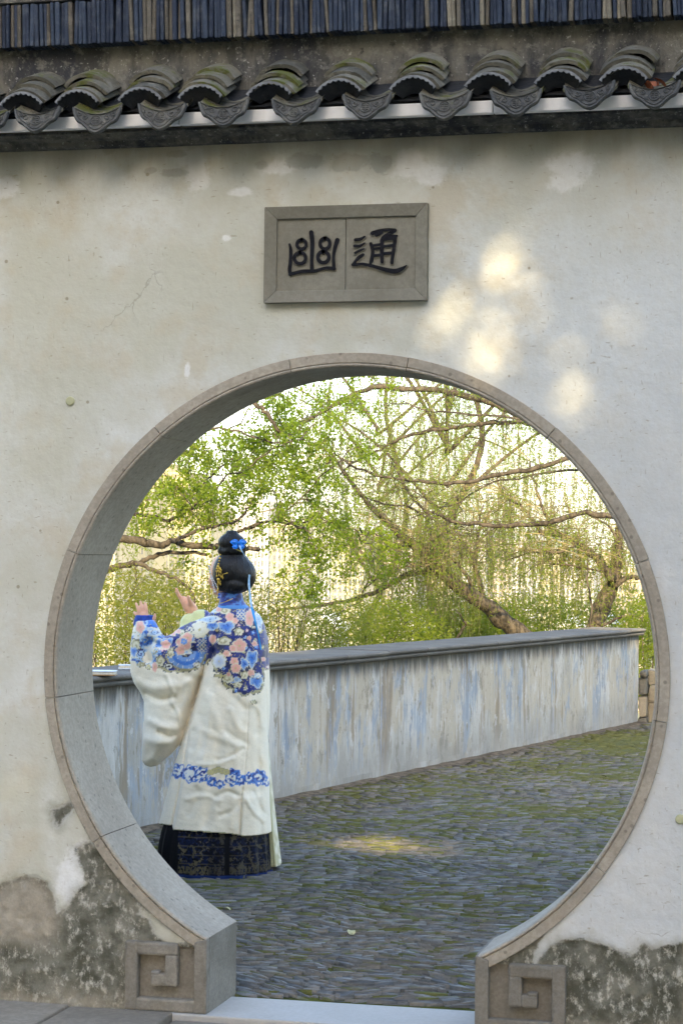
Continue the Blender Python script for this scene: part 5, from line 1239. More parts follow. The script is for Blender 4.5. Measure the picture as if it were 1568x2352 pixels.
hr.ball(bc, (.070, .060, .048), 18, 12); hr.ball(PW(532, 1266, -.01), (.074, .066, .030), 18, 12); capsule(hr, [PW(507, 1262, -.03), PW(522, 1268, -.045), PW(545, 1267, -.045), PW(560, 1258, -.03)], [.016, .018, .018, .016])
V, N, F = remesh(hr, .0045, 10)
th = np.arctan2((V - HB) @ SDIR, (V - HB) @ FDIR); V = V + N * (.0022 * fbm(th * 16 + 3 * (V[:, 2] - HB[2]) * 10, V[:, 2] * 9, None, 3))[:, None]
face = ((V - HC) @ FDIR > .060 - .35 * np.clip((V - HC) @ UPV - .02, 0, 1)) & ((V - HC) @ UPV < .075) & (np.abs((V - HC) @ SDIR) < .060)
hair = part('hair', V, F, hair_mat(), person, True)

# hair ornaments
M_GOLD = simple_mat('gilt', (0.62, 0.42, 0.07), 0.32, 0.5, 0.3, 90, 0.1, 0.85); M_BFLY = simple_mat('butterfly_blue', srgb(22, 122, 224), 0.4, 0.4, 0.35, 60, 0.0); M_BEAD = simple_mat('pearl_bead', (0.66, 0.66, 0.70), 0.2, 0.6, 0.1, 20, 0.0); M_GEM = simple_mat('blue_gem', (0.03, 0.10, 0.5), 0.15, 0.6, 0.1, 20, 0.0); M_RED = simple_mat('red_bead', (0.35, 0.02, 0.02), 0.2, 0.6, 0.1, 20, 0.0); M_RIB = simple_mat('pale_blue_ribbon', srgb(150, 190, 226), 0.5, 0.3, 0.12, 30, 0.0); M_RIB2 = simple_mat('bright_blue_ribbon', srgb(40, 150, 222), 0.5, 0.3, 0.12, 30, 0.0)
def surf(x, y, lift=.006):
    """point on the hair under this grid position, lifted towards the viewer"""
    g = grid_of(V); d = np.hypot(g[0] - x, g[1] - y); i = np.where(d < 3.0)[0]
    if len(i) == 0: return PW(x, y, -.10)
    b = ((V[i] - B0) @ E2).min(); return PW(x, y, b - lift)
pin = MB()
for x, y, r in ((1022, 1020, 7), (1018, 1045, 8), (1014, 1068, 8), (1008, 1092, 9), (1004, 1112, 12), (998, 1128, 10), (1016, 1128, 12), (1026, 1140, 9), (1006, 1146, 10), (992, 1148, 7), (1018, 1152, 9)): pin.ball(surf(*Z1((x, y)), .009), r * .2929 / GS * 1.05, 7, 5)
for x, y0, y1 in ((994, 1150, 1186), (1012, 1156, 1180), (1028, 1150, 1190), (1040, 1170, 1200), (1006, 1200, 1236), (1000, 1218, 1250), (1014, 1215, 1244), (1022, 1222, 1250), (1004, 1255, 1290)):
    a = surf(*Z1((x, y0)), .013); b = surf(*Z1((x, y1)), .013); pin.tube([a, b], .0014, 4); pin.ball(b, (.0042, .0025, .0068), 7, 6)
pin.ball(surf(*Z1((1006, 1212)), .012), .0085, 8, 6); a = surf(*Z1((1040, 1172)), .012); pin.tube([a, surf(*Z1((1074, 1162)), .02)], .0018, 5); pin.ball(surf(*Z1((1074, 1162)), .02), .004, 7, 5)
for grp in (((945, 1020), (938, 1032), (950, 1030)), ((940, 1100),), ((938, 1160), (942, 1172))):
    tb = MB()
    for x, y in grp: tb.ball(PW(*Z1((x, y)), -.055), .0065, 7, 5)
    tb.build('gilt_bead', M_GOLD, person, True)
pin.build('hairpin', M_GOLD, person, True)
bs = MB()
for i, t in enumerate(np.linspace(0, 1, 13)): bs.ball(PW(*Z1((934 + 46 * t ** 1.3, 1108 + 200 * t)), -.060), .0040 + .0018 * (i % 3 == 0), 7, 5)
for i, t in enumerate(np.linspace(0, 1, 9)): bs.ball(PW(*Z1((952 + 48 * t, 1185 + 95 * t)), -.062), .0038, 7, 5)
st = bs.build('bead_string', M_BEAD, person, True)
gd = MB()
for x, y in ((1012, 1330), (1010, 1352)): gd.ball(PW(*Z1((x, y)), -.090), .0068, 8, 6)
gd.build('gem_drop', M_GEM, person, True)
ch = MB(); P = [PW(*Z1(p), -.088) for p in ((1004, 1262), (1000, 1300), (1002, 1330), (996, 1372), (994, 1396))]; ch.tube(P, .0016, 5)
for p in P[1:]: ch.ball(p, .0042, 7, 5)
ch.tube([PW(*Z1(p), -.095) for p in ((1120, 1362), (1060, 1388), (1020, 1400))], .002, 5); ch.build('gilt_chain', M_GOLD, person, True)
bf = MB(); c0 = surf(*Z1((1165, 935)), .010)
for s in (1, -1):
    for (dx, dz, rx, rz, k) in ((.020, .010, .019, .015, .4), (.016, -.012, .014, .013, -.3)):
        n = 14; Vv = [c0 + E1 * (s * (dx + rx * math.cos(a) * (1 + .15 * math.cos(3 * a)))) + UPV * (dz + rz * math.sin(a)) - E2 * (.010 + .008 * abs(math.cos(a))) for a in np.linspace(0, 2 * PI, n, endpoint=False)]
        Vv += [v + E2 * .0015 for v in Vv]; bf.add(Vv, [tuple(range(n)), tuple(range(2 * n - 1, n - 1, -1))] + [(i, i + n, (i + 1) % n + n, (i + 1) % n) for i in range(n)])
bf.tube([c0 + UPV * .014 - E2 * .012, c0 - UPV * .016 - E2 * .012], .0028, 6); bf.build('butterfly_clip', M_BFLY, person)
gp = MB(); gp.tube([surf(*Z1((1128, 968)), .012), surf(*Z1((1166, 985)), .014), surf(*Z1((1196, 998)), .012)], .0028, 6); gp.ball(surf(*Z1((1128, 968)), .012), .005, 7, 5); gp.build('hair_stick', M_GOLD, person, True)
def ribbon3(name, pts, w0, w1, mat, b=None):
    P = smooth_path(np.array([PW(*Z1((x, y)), bb) for x, y, bb in pts]), 5); V = []; n = len(P)
    for i, p in enumerate(P):
        w = (w0 + (w1 - w0) * i / (n - 1)) / 2; a = .5 * math.sin(i * .5); e = E1 * math.cos(a) + E2 * math.sin(a)
        V += [p - e * w, p + e * w, p + e * w + E2 * .0016, p - e * w + E2 * .0016]
    F = [(4 * i + j, 4 * i + (j + 1) % 4, 4 * i + 4 + (j + 1) % 4, 4 * i + 4 + j) for i in range(n - 1) for j in range(4)] + [(0, 3, 2, 1), (4 * n - 4, 4 * n - 3, 4 * n - 2, 4 * n - 1)]
    part(name, V, F, mat, person)
ribbon3('ribbon', [(1172, 945, -.150), (1188, 985, -.158), (1222, 1040, -.150)], .008, .004, M_RIB)
ribbon3('ribbon', [(1250, 1175, -.120), (1246, 1240, -.118), (1254, 1330, -.125), (1266, 1420, -.150), (1290, 1520, -.165)], .010, .012, M_RIB)
ribbon3('ribbon', [(1268, 1430, -.155), (1292, 1530, -.170), (1318, 1640, -.165), (1341, 1765, -.160)], .012, .006, M_RIB2)
ribbon3('ribbon', [(1222, 1310, -.08), (1220, 1360, -.09), (1224, 1400, -.11)], .010, .006, simple_mat('dusty_gold_ribbon', (0.36, 0.32, 0.20), 0.6, .3, .2, 50, 0))
# ================================================================== trees
def bark_mat(name, c1, c2):
    m = Mat(name, rough=0.9, spec=0.15); a = m.wco((1, 1, 0.35)); n = m.noise(22, 5, .7, a); f = m.noise(70, 3, .7); v = m.noise(2.0, 3)
    c = m.mix(m.step(n, .38, .62), c1, c2); c = m.mix(m.step(v, .5, .7, 0, .4), c, tuple(1.5 * q for q in c2)); m.color(c)
    m.bump(m.math('ADD', n, m.math('MULTIPLY', f, .4)), 0.8, 0.02); return m.m
M_BARK = bark_mat('willow_bark', (0.024, 0.021, 0.016), (0.085, 0.072, 0.055))
M_BARK2 = bark_mat('smooth_bark', (0.027, 0.024, 0.020), (0.072, 0.062, 0.051))
M_TWIG = simple_mat('green_twig', (0.14, 0.12, 0.055), 0.7, 0.2, 0.35, 3, 0.0)
M_WL = leaf_mat('willow_leaf', (0.075, 0.112, 0.010), (0.118, 0.150, 0.018), (0.36, 0.45, 0.045), 0.5)
M_BL = leaf_mat('broad_leaf', (0.070, 0.112, 0.007), (0.115, 0.150, 0.010), (0.36, 0.46, 0.022), 0.5)
M_HL = leaf_mat('hedge_leaf', (0.080, 0.112, 0.009), (0.125, 0.150, 0.014), (0.38, 0.46, 0.030), 0.5)
M_EV = simple_mat('evergreen_leaf', (0.040, 0.055, 0.030), 0.6, 0.2, 0.3, 2.0, 0.0)
M_OL = leaf_mat('olive_leaf', (0.080, 0.100, 0.012), (0.125, 0.128, 0.022), (0.36, 0.38, 0.045), 0.5)

class Leaves:
    """thousands of small pointed blades in one mesh"""
    def __init__(s): s.P = []; s.D = []; s.L = []; s.W = []
    def add(s, P, D, L, W):
        s.P.append(np.atleast_2d(P)); s.D.append(np.atleast_2d(D)); s.L.append(np.atleast_1d(L)); s.W.append(np.atleast_1d(W))
    def build(s, name, mat, parent, wide=False):
        P = np.concatenate(s.P); D = np.concatenate(s.D); L = np.concatenate(s.L)[:, None]; W = np.concatenate(s.W)[:, None]
        D = D / (np.linalg.norm(D, axis=1)[:, None] + 1e-9); n = len(P)
        S = np.cross(D, rng.normal(size=(n, 3))); S /= (np.linalg.norm(S, axis=1)[:, None] + 1e-9); N = np.cross(D, S)
        if wide:
            V = np.stack([P, P + D * L * .35 + S * W * .5 + N * W * .12, P + D * L * .72 + S * W * .40 + N * W * .08, P + D * L - N * W * .1, P + D * L * .72 - S * W * .40 + N * W * .08, P + D * L * .35 - S * W * .5 + N * W * .12], 1)
            f = np.array([(0, 1, 2, 3), (0, 3, 4, 5)]); k = 6
        else:
            V = np.stack([P, P + D * L * .4 + S * W * .5, P + D * L - N * L * .12, P + D * L * .4 - S * W * .5], 1); f = np.array([(0, 1, 2, 3)]); k = 4
        F = (f[None] + k * np.arange(n)[:, None, None]).reshape(-1, 4)
        return part(name, V.reshape(-1, 3), F, mat, parent)

class Twigs:
    """thin three-sided stems in one mesh"""
    def __init__(s): s.mb = MB()
    def add(s, P, r0, r1): s.mb.tube(P, np.linspace(r0, r1, len(P)), 3)
    def build(s, name, mat, parent): return s.mb.build(name, mat, parent)

def limb(pts, Y, w0, w1, k=5, wig=0.012):
    """pts: grid positions at world depth Y (a number or one per point); w0, w1: widths in grid units"""
    Ys = Y if np.ndim(Y) else [Y] * len(pts)
    P = np.array([at(p[0], p[1], y) for p, y in zip(pts, Ys)]); d = np.linalg.norm(P[0] - CAM)
    Q = smooth_path(P, k); n = len(Q)
    for ax_ in range(3): Q[:, ax_] += wig * vnoise(np.arange(n) * 0.9 + pts[0][0], np.full(n, pts[0][1] + ax_ * 31.0)) * (1 if ax_ != 1 else 3)
    r = np.linspace(w0, w1, n) / 2 * d / FD * (1 + 0.20 * vnoise(np.arange(n) * 1.3, np.full(n, pts[0][0] * 1.0)))
    return Q, r
def build_limb(name, Q, r, mat, parent, n=8):
    V, F = tube(Q, r, n); return part(name, V, F, mat, parent, True)

def strand(P0, length, tw, lv, lean=None, leaf=(0.045, 0.008), gap=0.028, bare=0.15, den=1.0):
    n = max(5, int(length / 0.12)); lean = rng.normal(0, 0.10, 2) if lean is None else lean
    t = np.linspace(0, 1, n); amp = 0.085 * length; a, b = rng.uniform(0, 50, 2)
    x = P0[0] + lean[0] * length * t + amp * (vnoise(t * 2.4 + a, t * 0 + b) + .45 * vnoise(t * 7 + b, t * 0 + a)) * t; y = P0[1] + lean[1] * length * t + amp * vnoise(t * 2.4 + b, t * 0 + a) * t
    z = P0[2] - length * (t ** 1.12) + 0.0
    Q = np.stack([x, y, z], 1); tw.add(Q, 0.0030, 0.0010)
    m = int(length / gap * den)
    if m < 2: return
    tt = np.sort(rng.uniform(bare, 1, m)); base = np.stack([np.interp(tt, t, Q[:, i]) for i in range(3)], 1)
    D = np.stack([rng.normal(0, .55, m), rng.normal(0, .55, m), rng.uniform(-1.1, .15, m)], 1)
    lv.add(base, D, rng.uniform(.6, 1.25, m) * leaf[0], rng.uniform(.7, 1.3, m) * leaf[1])

def spray(P0, D0, length, tw, lv, r0=0.006, levels=2, leaf=(0.045, 0.026), nl=10, droop=0.25, cl=0.05, kids=4):
    """a branching twig with leaf tufts"""
    n = 6; D = np.array(D0) / (np.linalg.norm(D0) + 1e-9); Q = [np.array(P0, dtype=float)]
    for i in range(n):
        D = D + rng.normal(0, 0.16, 3) + np.array([0, 0, -droop * 0.12]); D /= np.linalg.norm(D); Q.append(Q[-1] + D * length / n)
    Q = np.array(Q); tw.add(Q, r0, r0 * .35)
    if levels > 0:
        for i in range(kids):
            t = rng.integers(2, n + 1); d = D + rng.normal(0, .75, 3); spray(Q[t], d, length * rng.uniform(.45, .7), tw, lv, r0 * .55, levels - 1, leaf, nl, droop, cl, kids)
    if levels <= 1 and nl > 0:
        for i in range(2, n + 1):
            if rng.random() < .55:
                m = nl; lv.add(Q[i] + rng.normal(0, cl, (m, 3)), rng.normal(0, 1, (m, 3)) + np.array([0, 0, -.2]), rng.uniform(.6, 1.2, m) * leaf[0], rng.uniform(.7, 1.2, m) * leaf[1])

# ---- leaning willow behind the parapet
wa = thing('willow_tree', tuple(at(1240, 1500, 15.6) * np.array([1, 1, 0]) + np.array([0, 0, -0.8])), 'leaning willow with a thick rough trunk rising over the middle of the parapet', 'tree', 'willows beyond the parapet')
TA_ = []
for nm, pts, Y, w0, w1, nn in (('trunk', [(1290, 1560), (1215, 1475), (1150, 1420), (1090, 1372), (1040, 1340), (985, 1290), (950, 1255), (900, 1210), (860, 1170), (800, 1100), (760, 1040)], [15.9, 15.7, 15.5, 15.3, 15.2, 15, 14.9, 14.7, 14.6, 14.4, 14.2], 46, 5, 10),
                               ('branch', [(1045, 1342), (1010, 1322), (985, 1311), (930, 1322), (890, 1346), (830, 1372), (740, 1392), (680, 1396), (640, 1402), (600, 1424)], 14.9, 17, 4, 8),
                               ('branch', [(1128, 1400), (1112, 1375), (1093, 1311), (1087, 1281), (1060, 1242), (1045, 1200), (1040, 1150)], 15.6, 16, 5, 7),
                               ('branch', [(1090, 1285), (1096, 1250), (1102, 1205), (1108, 1160)], 15.8, 9, 4, 6),
                               ('branch', [(1085, 1345), (1064, 1311), (1025, 1273), (987, 1261), (949, 1250), (905, 1262)], 15.0, 10, 4, 6), ('branch', [(985, 1300), (962, 1302), (910, 1306), (872, 1325), (833, 1354)], 14.6, 8, 3, 6),
                               ('branch', [(1048, 1480), (1055, 1455), (1068, 1434), (1058, 1418), (1048, 1400)], 14.6, 7, 3, 6), ('branch', [(828, 1385), (845, 1330), (858, 1280)], 14.7, 5, 2, 5), ('branch', [(700, 1395), (672, 1350), (640, 1310)], 14.8, 5, 2, 5), ('branch', [(1020, 1330), (1000, 1270), (985, 1215), (978, 1150)], 14.9, 9, 4, 6)):
    Q, r = limb(pts, Y, w0, w1); build_limb(nm, Q, r, M_BARK, wa, nn); TA_.append(Q)
# ---- far willow at the end of the parapet
wb = thing('willow_tree', tuple(at(1367, 1440, 17.5) * np.array([1, 1, 0]) + np.array([0, 0, -0.8])), 'dark upright willow with forking limbs at the far right end of the parapet', 'tree', 'willows beyond the parapet')
TB_ = []
for nm, pts, Y, w0, w1, nn in (('trunk', [(1352, 1520), (1367, 1440), (1392, 1371), (1407, 1342), (1414, 1292), (1418, 1256), (1428, 1190), (1440, 1100)], 17.4, 44, 14, 10), ('branch', [(1405, 1330), (1388, 1305), (1372, 1282), (1349, 1267), (1328, 1249), (1292, 1231), (1262, 1226), (1234, 1223)], 17.2, 22, 9, 8),
                               ('branch', [(1285, 1229), (1270, 1220), (1252, 1184), (1238, 1145), (1227, 1105), (1215, 1060)], 17.1, 10, 4, 6), ('branch', [(1240, 1224), (1232, 1205), (1220, 1192), (1191, 1159), (1163, 1145), (1145, 1113), (1140, 1080)], 17, 8, 3, 6), ('branch', [(1410, 1348), (1432, 1330), (1460, 1326), (1500, 1332)], 17.3, 14, 8, 7),
                               ('branch', [(1330, 1251), (1313, 1256), (1285, 1268), (1227, 1268), (1195, 1275), (1170, 1286), (1150, 1280)], 16.8, 7, 3, 6), ('branch', [(1385, 1312), (1328, 1303), (1277, 1296), (1234, 1296), (1206, 1318)], 16.9, 6, 2, 6), ('branch', [(1366, 1424), (1385, 1436), (1420, 1420), (1462, 1415), (1480, 1440)], 16.8, 9, 5, 6), ('branch', [(1418, 1250), (1395, 1205), (1360, 1190), (1350, 1180)], 17.2, 7, 3, 6), ('branch', [(1350, 1480), (1358, 1400), (1348, 1330), (1352, 1260)], 16.7, 6, 3, 5)):
    Q, r = limb(pts, Y, w0, w1); build_limb(nm, Q, r, M_BARK, wb, nn); TB_.append(Q)
# ---- tree whose long boughs reach in from beyond the right edge of the gate
wc = thing('overhanging_tree', (5.2, 12.0, -0.6), 'tree rooted out of sight whose long thin boughs sweep across the upper gate opening', 'tree')
TC_ = []
Q = smooth_path(np.array([(5.2, 12.0, -.6), (5.1, 12.0, 1.2), (4.8, 12.1, 2.6), (4.3, 12.0, 4.0), (3.6, 12.0, 5.2)]), 5); build_limb('trunk', Q, np.linspace(.2, .09, len(Q)), M_BARK2, wc, 10)
rt = at(1470, 1175, 12.2); lk_ = [(5.0, 12.1, 1.9), (3.2, 12.2, 2.25), tuple(rt)]
def bough(first, pts, Y, w0, w1, root=True):
    Q, r = limb(pts, Y, w0, w1)
    if root:
        a = np.array(first); b = Q[0]; T = np.linspace(0, 1, 8)[:, None]; pre = a * (1 - T) + b * T; pre[:, 2] += 0.25 * np.sin(T[:, 0] * PI); pre[-1] = b
        Q = np.vstack([pre[:-1], Q]); r = np.concatenate([np.linspace(r[0] * 2.2, r[0], 7), r])
    build_limb('branch', Q, r, M_BARK2, wc, 7); TC_.append(Q)
bough((5.0, 12.1, 1.9), [(1470, 1186), (1394, 1186), (1338, 1178), (1277, 1196), (1220, 1203), (1163, 1209), (1112, 1204), (1051, 1200), (1005, 1182), (969, 1167), (940, 1131), (910, 1080), (890, 1040)], 12.2, 15, 4)
bough((4.7, 12.1, 2.9), [(1280, 985), (1202, 971), (1148, 969), (1084, 976), (1005, 987), (940, 999), (889, 1024), (845, 1046), (800, 1070), (770, 1105)], 12.4, 13, 4)
bough((4.8, 12.1, 2.5), [(1380, 1030), (1299, 1055), (1220, 1077), (1148, 1091), (1058, 1109), (1013, 1112), (925, 1101), (867, 1090), (790, 1060), (740, 1010)], 12.0, 13, 4)
bough((4.5, 12.1, 3.4), [(1300, 985), (1200, 958), (1148, 933), (1076, 911), (1020, 898), (940, 893), (867, 889), (801, 911), (728, 955), (684, 973), (630, 1000)], 12.6, 19, 8)
bough((4.5, 12.1, 3.3), [(1260, 966), (1148, 957), (1050, 948), (988, 944), (922, 926), (880, 935)], 12.3, 6, 2)
bough((4.9, 12.1, 2.2), [(1400, 1075), (1250, 1085), (1190, 1100), (1120, 1110), (1058, 1150), (1010, 1165), (975, 1140)], 12.3, 6, 2)
bough((0, 0, 0), [(1005, 1183), (985, 1192), (940, 1165), (900, 1160), (860, 1150), (820, 1125), (790, 1080), (770, 1020)], 12.1, 6, 2, False)
bough((0, 0, 0), [(870, 1000), (850, 960), (820, 930), (790, 925)], 12.3, 5, 3, False)
# ---- broad-leaved tree at the left
wd = thing('broadleaf_tree', (-6.6, 9.2, -0.9), 'broad-leaved tree at the left with bright leaf clusters on bare grey boughs', 'tree')
TD_ = []
Q = smooth_path(np.array([(-6.6, 9.2, -.9), (-6.4, 9.2, .4), (-6.3, 9.1, 1.6), (-6.0, 9.0, 3.0), (-5.3, 9.0, 4.4)]), 5); build_limb('trunk', Q, np.linspace(.22, .10, len(Q)), M_BARK2, wd, 10)
def bough_l(first, pts, Y, w0, w1, root=True):
    Q, r = limb(pts, Y, w0, w1)
    if root:
        a = np.array(first); b = Q[0]; T = np.linspace(0, 1, 7)[:, None]; pre = a * (1 - T) + b * T; pre[:, 2] += 0.12 * np.sin(T[:, 0] * PI); pre[-1] = b
        Q = np.vstack([pre[:-1], Q]); r = np.concatenate([np.linspace(r[0] * 1.9, r[0], 6), r])
    build_limb('branch', Q, r, M_BARK2, wd, 8); TD_.append(Q)
bough_l((-6.3, 9.1, 1.5), [(215, 1225), (277, 1237), (324, 1245), (368, 1251), (397, 1245), (456, 1253), (500, 1256), (550, 1259), (591, 1261)], 9.0, 21, 10)
bough_l((0, 0, 0), [(397, 1246), (429, 1231), (470, 1213), (500, 1207), (538, 1200), (561, 1178), (578, 1156)], 8.9, 9, 4, False)
bough_l((-6.35, 9.1, 1.2), [(200, 1318), (248, 1310), (289, 1298), (324, 1291), (362, 1275), (412, 1269), (476, 1273)], 9.1, 18, 6)
bough_l((0, 0, 0), [(318, 1293), (359, 1313), (394, 1325), (418, 1339), (438, 1360), (450, 1384)], 9.0, 10, 5, False)
bough_l((-6.3, 9.1, 2.0), [(250, 1165), (309, 1181), (353, 1187), (394, 1194), (429, 1175), (459, 1143), (470, 1108), (505, 1075), (545, 1050)], 9.3, 9, 4)
bough_l((-5.6, 9.1, 3.9), [(700, 1215), (631, 1196), (585, 1208), (556, 1218), (540, 1226)][::-1], 9.6, 6, 5, False)
bough_l((0, 0, 0), [(546, 1222), (585, 1207), (631, 1196), (666, 1169), (720, 1112), (760, 1075)], 9.6, 7, 3, False)
bough_l((0, 0, 0), [(309, 1297), (312, 1327), (309, 1357), (300, 1372)], 9.05, 4, 2, False)
bough_l((-5.7, 9.0, 3.6), [(540, 900), (580, 925), (602, 940), (622, 960), (640, 990)], 8.8, 12, 8)
bough_l((0, 0, 0), [(440, 1000), (480, 985), (540, 988), (590, 1005), (640, 1020), (700, 1008)], 9.4, 6, 3, False)
bough_l((0, 0, 0), [(490, 1130), (520, 1090), (560, 1080), (610, 1040), (650, 1020)], 9.2, 5, 3, False)
bough_l((0, 0, 0), [(640, 1195), (680, 1200), (740, 1195), (790, 1210), (840, 1228)], 9.8, 5, 2, False)
bough_l((0, 0, 0), [(470, 1215), (450, 1190), (430, 1150), (405, 1125)], 9.1, 5, 2, False)
tw, lv = Twigs(), Leaves()
for (x, y, s, n) in ((430, 1130, 60, 12), (395, 1100, 55, 9), (465, 1165, 45, 9), (520, 1075, 60, 11), (440, 1060, 50, 9), (620, 1010, 80, 15), (680, 1075, 75, 14), (600, 955, 70, 12), (690, 960, 70, 11), (760, 930, 70, 10), (650, 905, 60, 9), (750, 1180, 65, 10), (655, 1225, 50, 7), (560, 1120, 55, 9),
                     (620, 1130, 60, 10), (700, 1150, 55, 9), (790, 1240, 55, 8), (690, 1290, 45, 6), (820, 1290, 45, 6), (400, 1215, 40, 5), (340, 1150, 45, 6), (840, 930, 60, 8), (500, 1010, 55, 9), (760, 1030, 55, 7), (900, 1255, 35, 4), (720, 1300, 50, 6), (580, 1035, 55, 9), (480, 1190, 35, 5), (350, 1060, 40, 5)):
    Y0 = 9.2 if x < 560 else 9.8
    allQ = np.concatenate(TD_[0:])
    for i in range(n):
        c = at(x + rng.normal(0, s * .55), y + rng.normal(0, s * .5), Y0 + rng.normal(0, .5)); q = allQ[np.argmin(np.linalg.norm(allQ - c, axis=1))]
        if i == 0:
            T = np.linspace(0, 1, 7)[:, None]; P = q * (1 - T) + c * T; P += rng.normal(0, .02, P.shape); tw.add(P, 0.007, 0.003)
        spray(c, rng.normal(0, 1, 3) + np.array([0, 0, -.25]), 0.26, tw, lv, 0.0035, 1, (0.031, 0.020), 7, 0.4, 0.026, 3)
tw.build('twigs', M_BARK2, wd); lv.build('foliage', M_BL, wd, True)

# ---- fine side twigs and hanging strands of the willows and the overhanging tree
def hang(parent, paths, n, zr, lr, mat, leaf, seed_y=0.5, den=1.0, gap=.028):
    tw, lv = Twigs(), Leaves(); allQ = np.concatenate([paths[0][len(paths[0]) // 2:]] + [p[3:] for p in paths[1:]]); allQ = allQ[allQ[:, 2] > seed_y]
    for i in range(n):
        q = allQ[rng.integers(len(allQ))] + np.array([0, 0, 0.02])
        d = np.array([rng.normal(0, 1), rng.normal(0, 1), rng.uniform(0.1, .9)]); L = rng.uniform(.3, 1.0)
        T = np.linspace(0, 1, 6)[:, None]; P = q + d / np.linalg.norm(d) * L * T; P[:, 2] -= 0.25 * L * T[:, 0] ** 2; P[1:] += rng.normal(0, .015, (5, 3)); tw.add(P, .006, .003)
        for k in range(3): strand(P[rng.integers(2, 6)], rng.uniform(*lr), tw, lv, None, leaf, gap, .1, den)
    tw.build('twigs', M_TWIG, parent); lv.build('foliage', mat, parent)
hang(wa, TA_, 170, None, (.35, 1.1), M_WL, (.050, .0105), 1.45)
hang(wb, TB_, 150, None, (.3, 1.0), M_WL, (.052, .0115), 1.5)
tw, lv = Twigs(), Leaves(); allQ = np.concatenate([q[6:] for q in TC_])
for i in range(190):
    q = allQ[rng.integers(len(allQ))]; spray(q, rng.normal(0, 1, 3) * np.array([1, .6, .8]), rng.uniform(.25, .6), tw, lv, .004, 1, (.036, .011), 4, .5, .035, 3)
tw.build('twigs', M_BARK2, wc); lv.build('foliage', M_WL, wc)
# ---- willows standing further down the slope: curtains of strands from high crowns
def curtain(x, y, zb, h, spread, n, label, den=1.0, ylo=.95):
    t = thing('willow_tree', (x, y, zb), label, 'tree', 'willows beyond the parapet'); P = smooth_path(np.array([(x, y, zb), (x + .35, y, zb + h * .22), (x - .25, y + .1, zb + h * .42), (x + .45, y, zb + h * .62), (x + .1, y, zb + h * .8), (x + .5, y, zb + h)]), 6)
    build_limb('trunk', P, np.linspace(.060, .022, len(P)), M_BARK, t, 8); tops = []
    for k in range(11):
        a = k * 2.4 + x; z0 = zb + h * rng.uniform(.5, .95); e = np.array([x + spread * math.cos(a) * rng.uniform(.5, 1), y + spread * .8 * math.sin(a) * rng.uniform(.5, 1), z0 + rng.uniform(.4, 1.6)])
        Q = smooth_path(np.array([(x, y, z0), (x * .5 + e[0] * .5, y * .5 + e[1] * .5, z0 + 1.0), e]), 7); build_limb('branch', Q, np.linspace(.028, .008, len(Q)), M_BARK, t, 6); tops.append(Q[3:])
    tops = np.concatenate(tops); tw, lv = Twigs(), Leaves()
    for i in range(n):
        q = tops[rng.integers(len(tops))] + rng.normal(0, .45, 3) * np.array([1, 1, .4]); L = min(rng.uniform(1.2, 4.6), q[2] - ylo + rng.uniform(-.9, .5))
        if L > .4: strand(q, L, tw, lv, rng.normal(0, .13, 2), (.058, .0125), .026, .08, den)
    tw.build('twigs', M_TWIG, t); lv.build('foliage', M_WL, t)
curtain(-3.3, 19.5, -2.2, 8.4, 3.0, 330, 'feathery willow whose thin strands hang behind the middle of the opening', .8)
curtain(-0.6, 21.5, -3.2, 9.4, 3.0, 330, 'willow curtain of pale strands behind the upper right of the opening', .8)
curtain(-7.6, 17.5, -2.6, 7.6, 2.7, 380, 'willow with bare looking strands behind the raised hands', .75)
curtain(-5.4, 25.0, -4.2, 10.2, 3.2, 300, 'distant willow behind the head and the broadleaf boughs', .7)
# ---- hedge and thickets behind the coping
def bush(x, y, z, rx, ry, rz, n, mat, label, leaf, stems=10, kind='bush'):
    t = thing(kind, (x, y, z - rz), label, 'bush', 'bushes behind the parapet'); tw, lv = Twigs(), Leaves()
    for i in range(stems):
        a = rng.uniform(0, 2 * PI); e = np.array([x + rx * .9 * math.cos(a) * rng.random() ** .5, y + ry * .9 * math.sin(a) * rng.random() ** .5, z + rz * rng.uniform(-.2, 1.05)])
        P = smooth_path(np.array([(x + .3 * (e[0] - x), y + .3 * (e[1] - y), z - rz), (x * .4 + e[0] * .6 + rng.normal(0, .1), y * .4 + e[1] * .6, z * .5 + e[2] * .5), e]), 4); tw.add(P, .007, .002)
    n = int(n * (2.6 * .75 if mat is M_HL else 1.3)); d = rng.normal(size=(n, 3)); d /= np.linalg.norm(d, axis=1)[:, None]; r = rng.random(n) ** .35
    P = d * r[:, None] * np.array([rx, ry, rz]) + np.array([x, y, z]); lump = fbm(P[:, 0] * 2.6, P[:, 1] * 2.6, P[:, 2] * 2.6); P = P[lump > -.22]
    lv.add(P, rng.normal(0, 1, (len(P), 3)) + np.array([0, 0, -.3]), rng.uniform(.6, 1.2, len(P)) * leaf[0], rng.uniform(.7, 1.2, len(P)) * leaf[1])
    tw.build('twigs', M_BARK2, t); lv.build('foliage', mat, t)
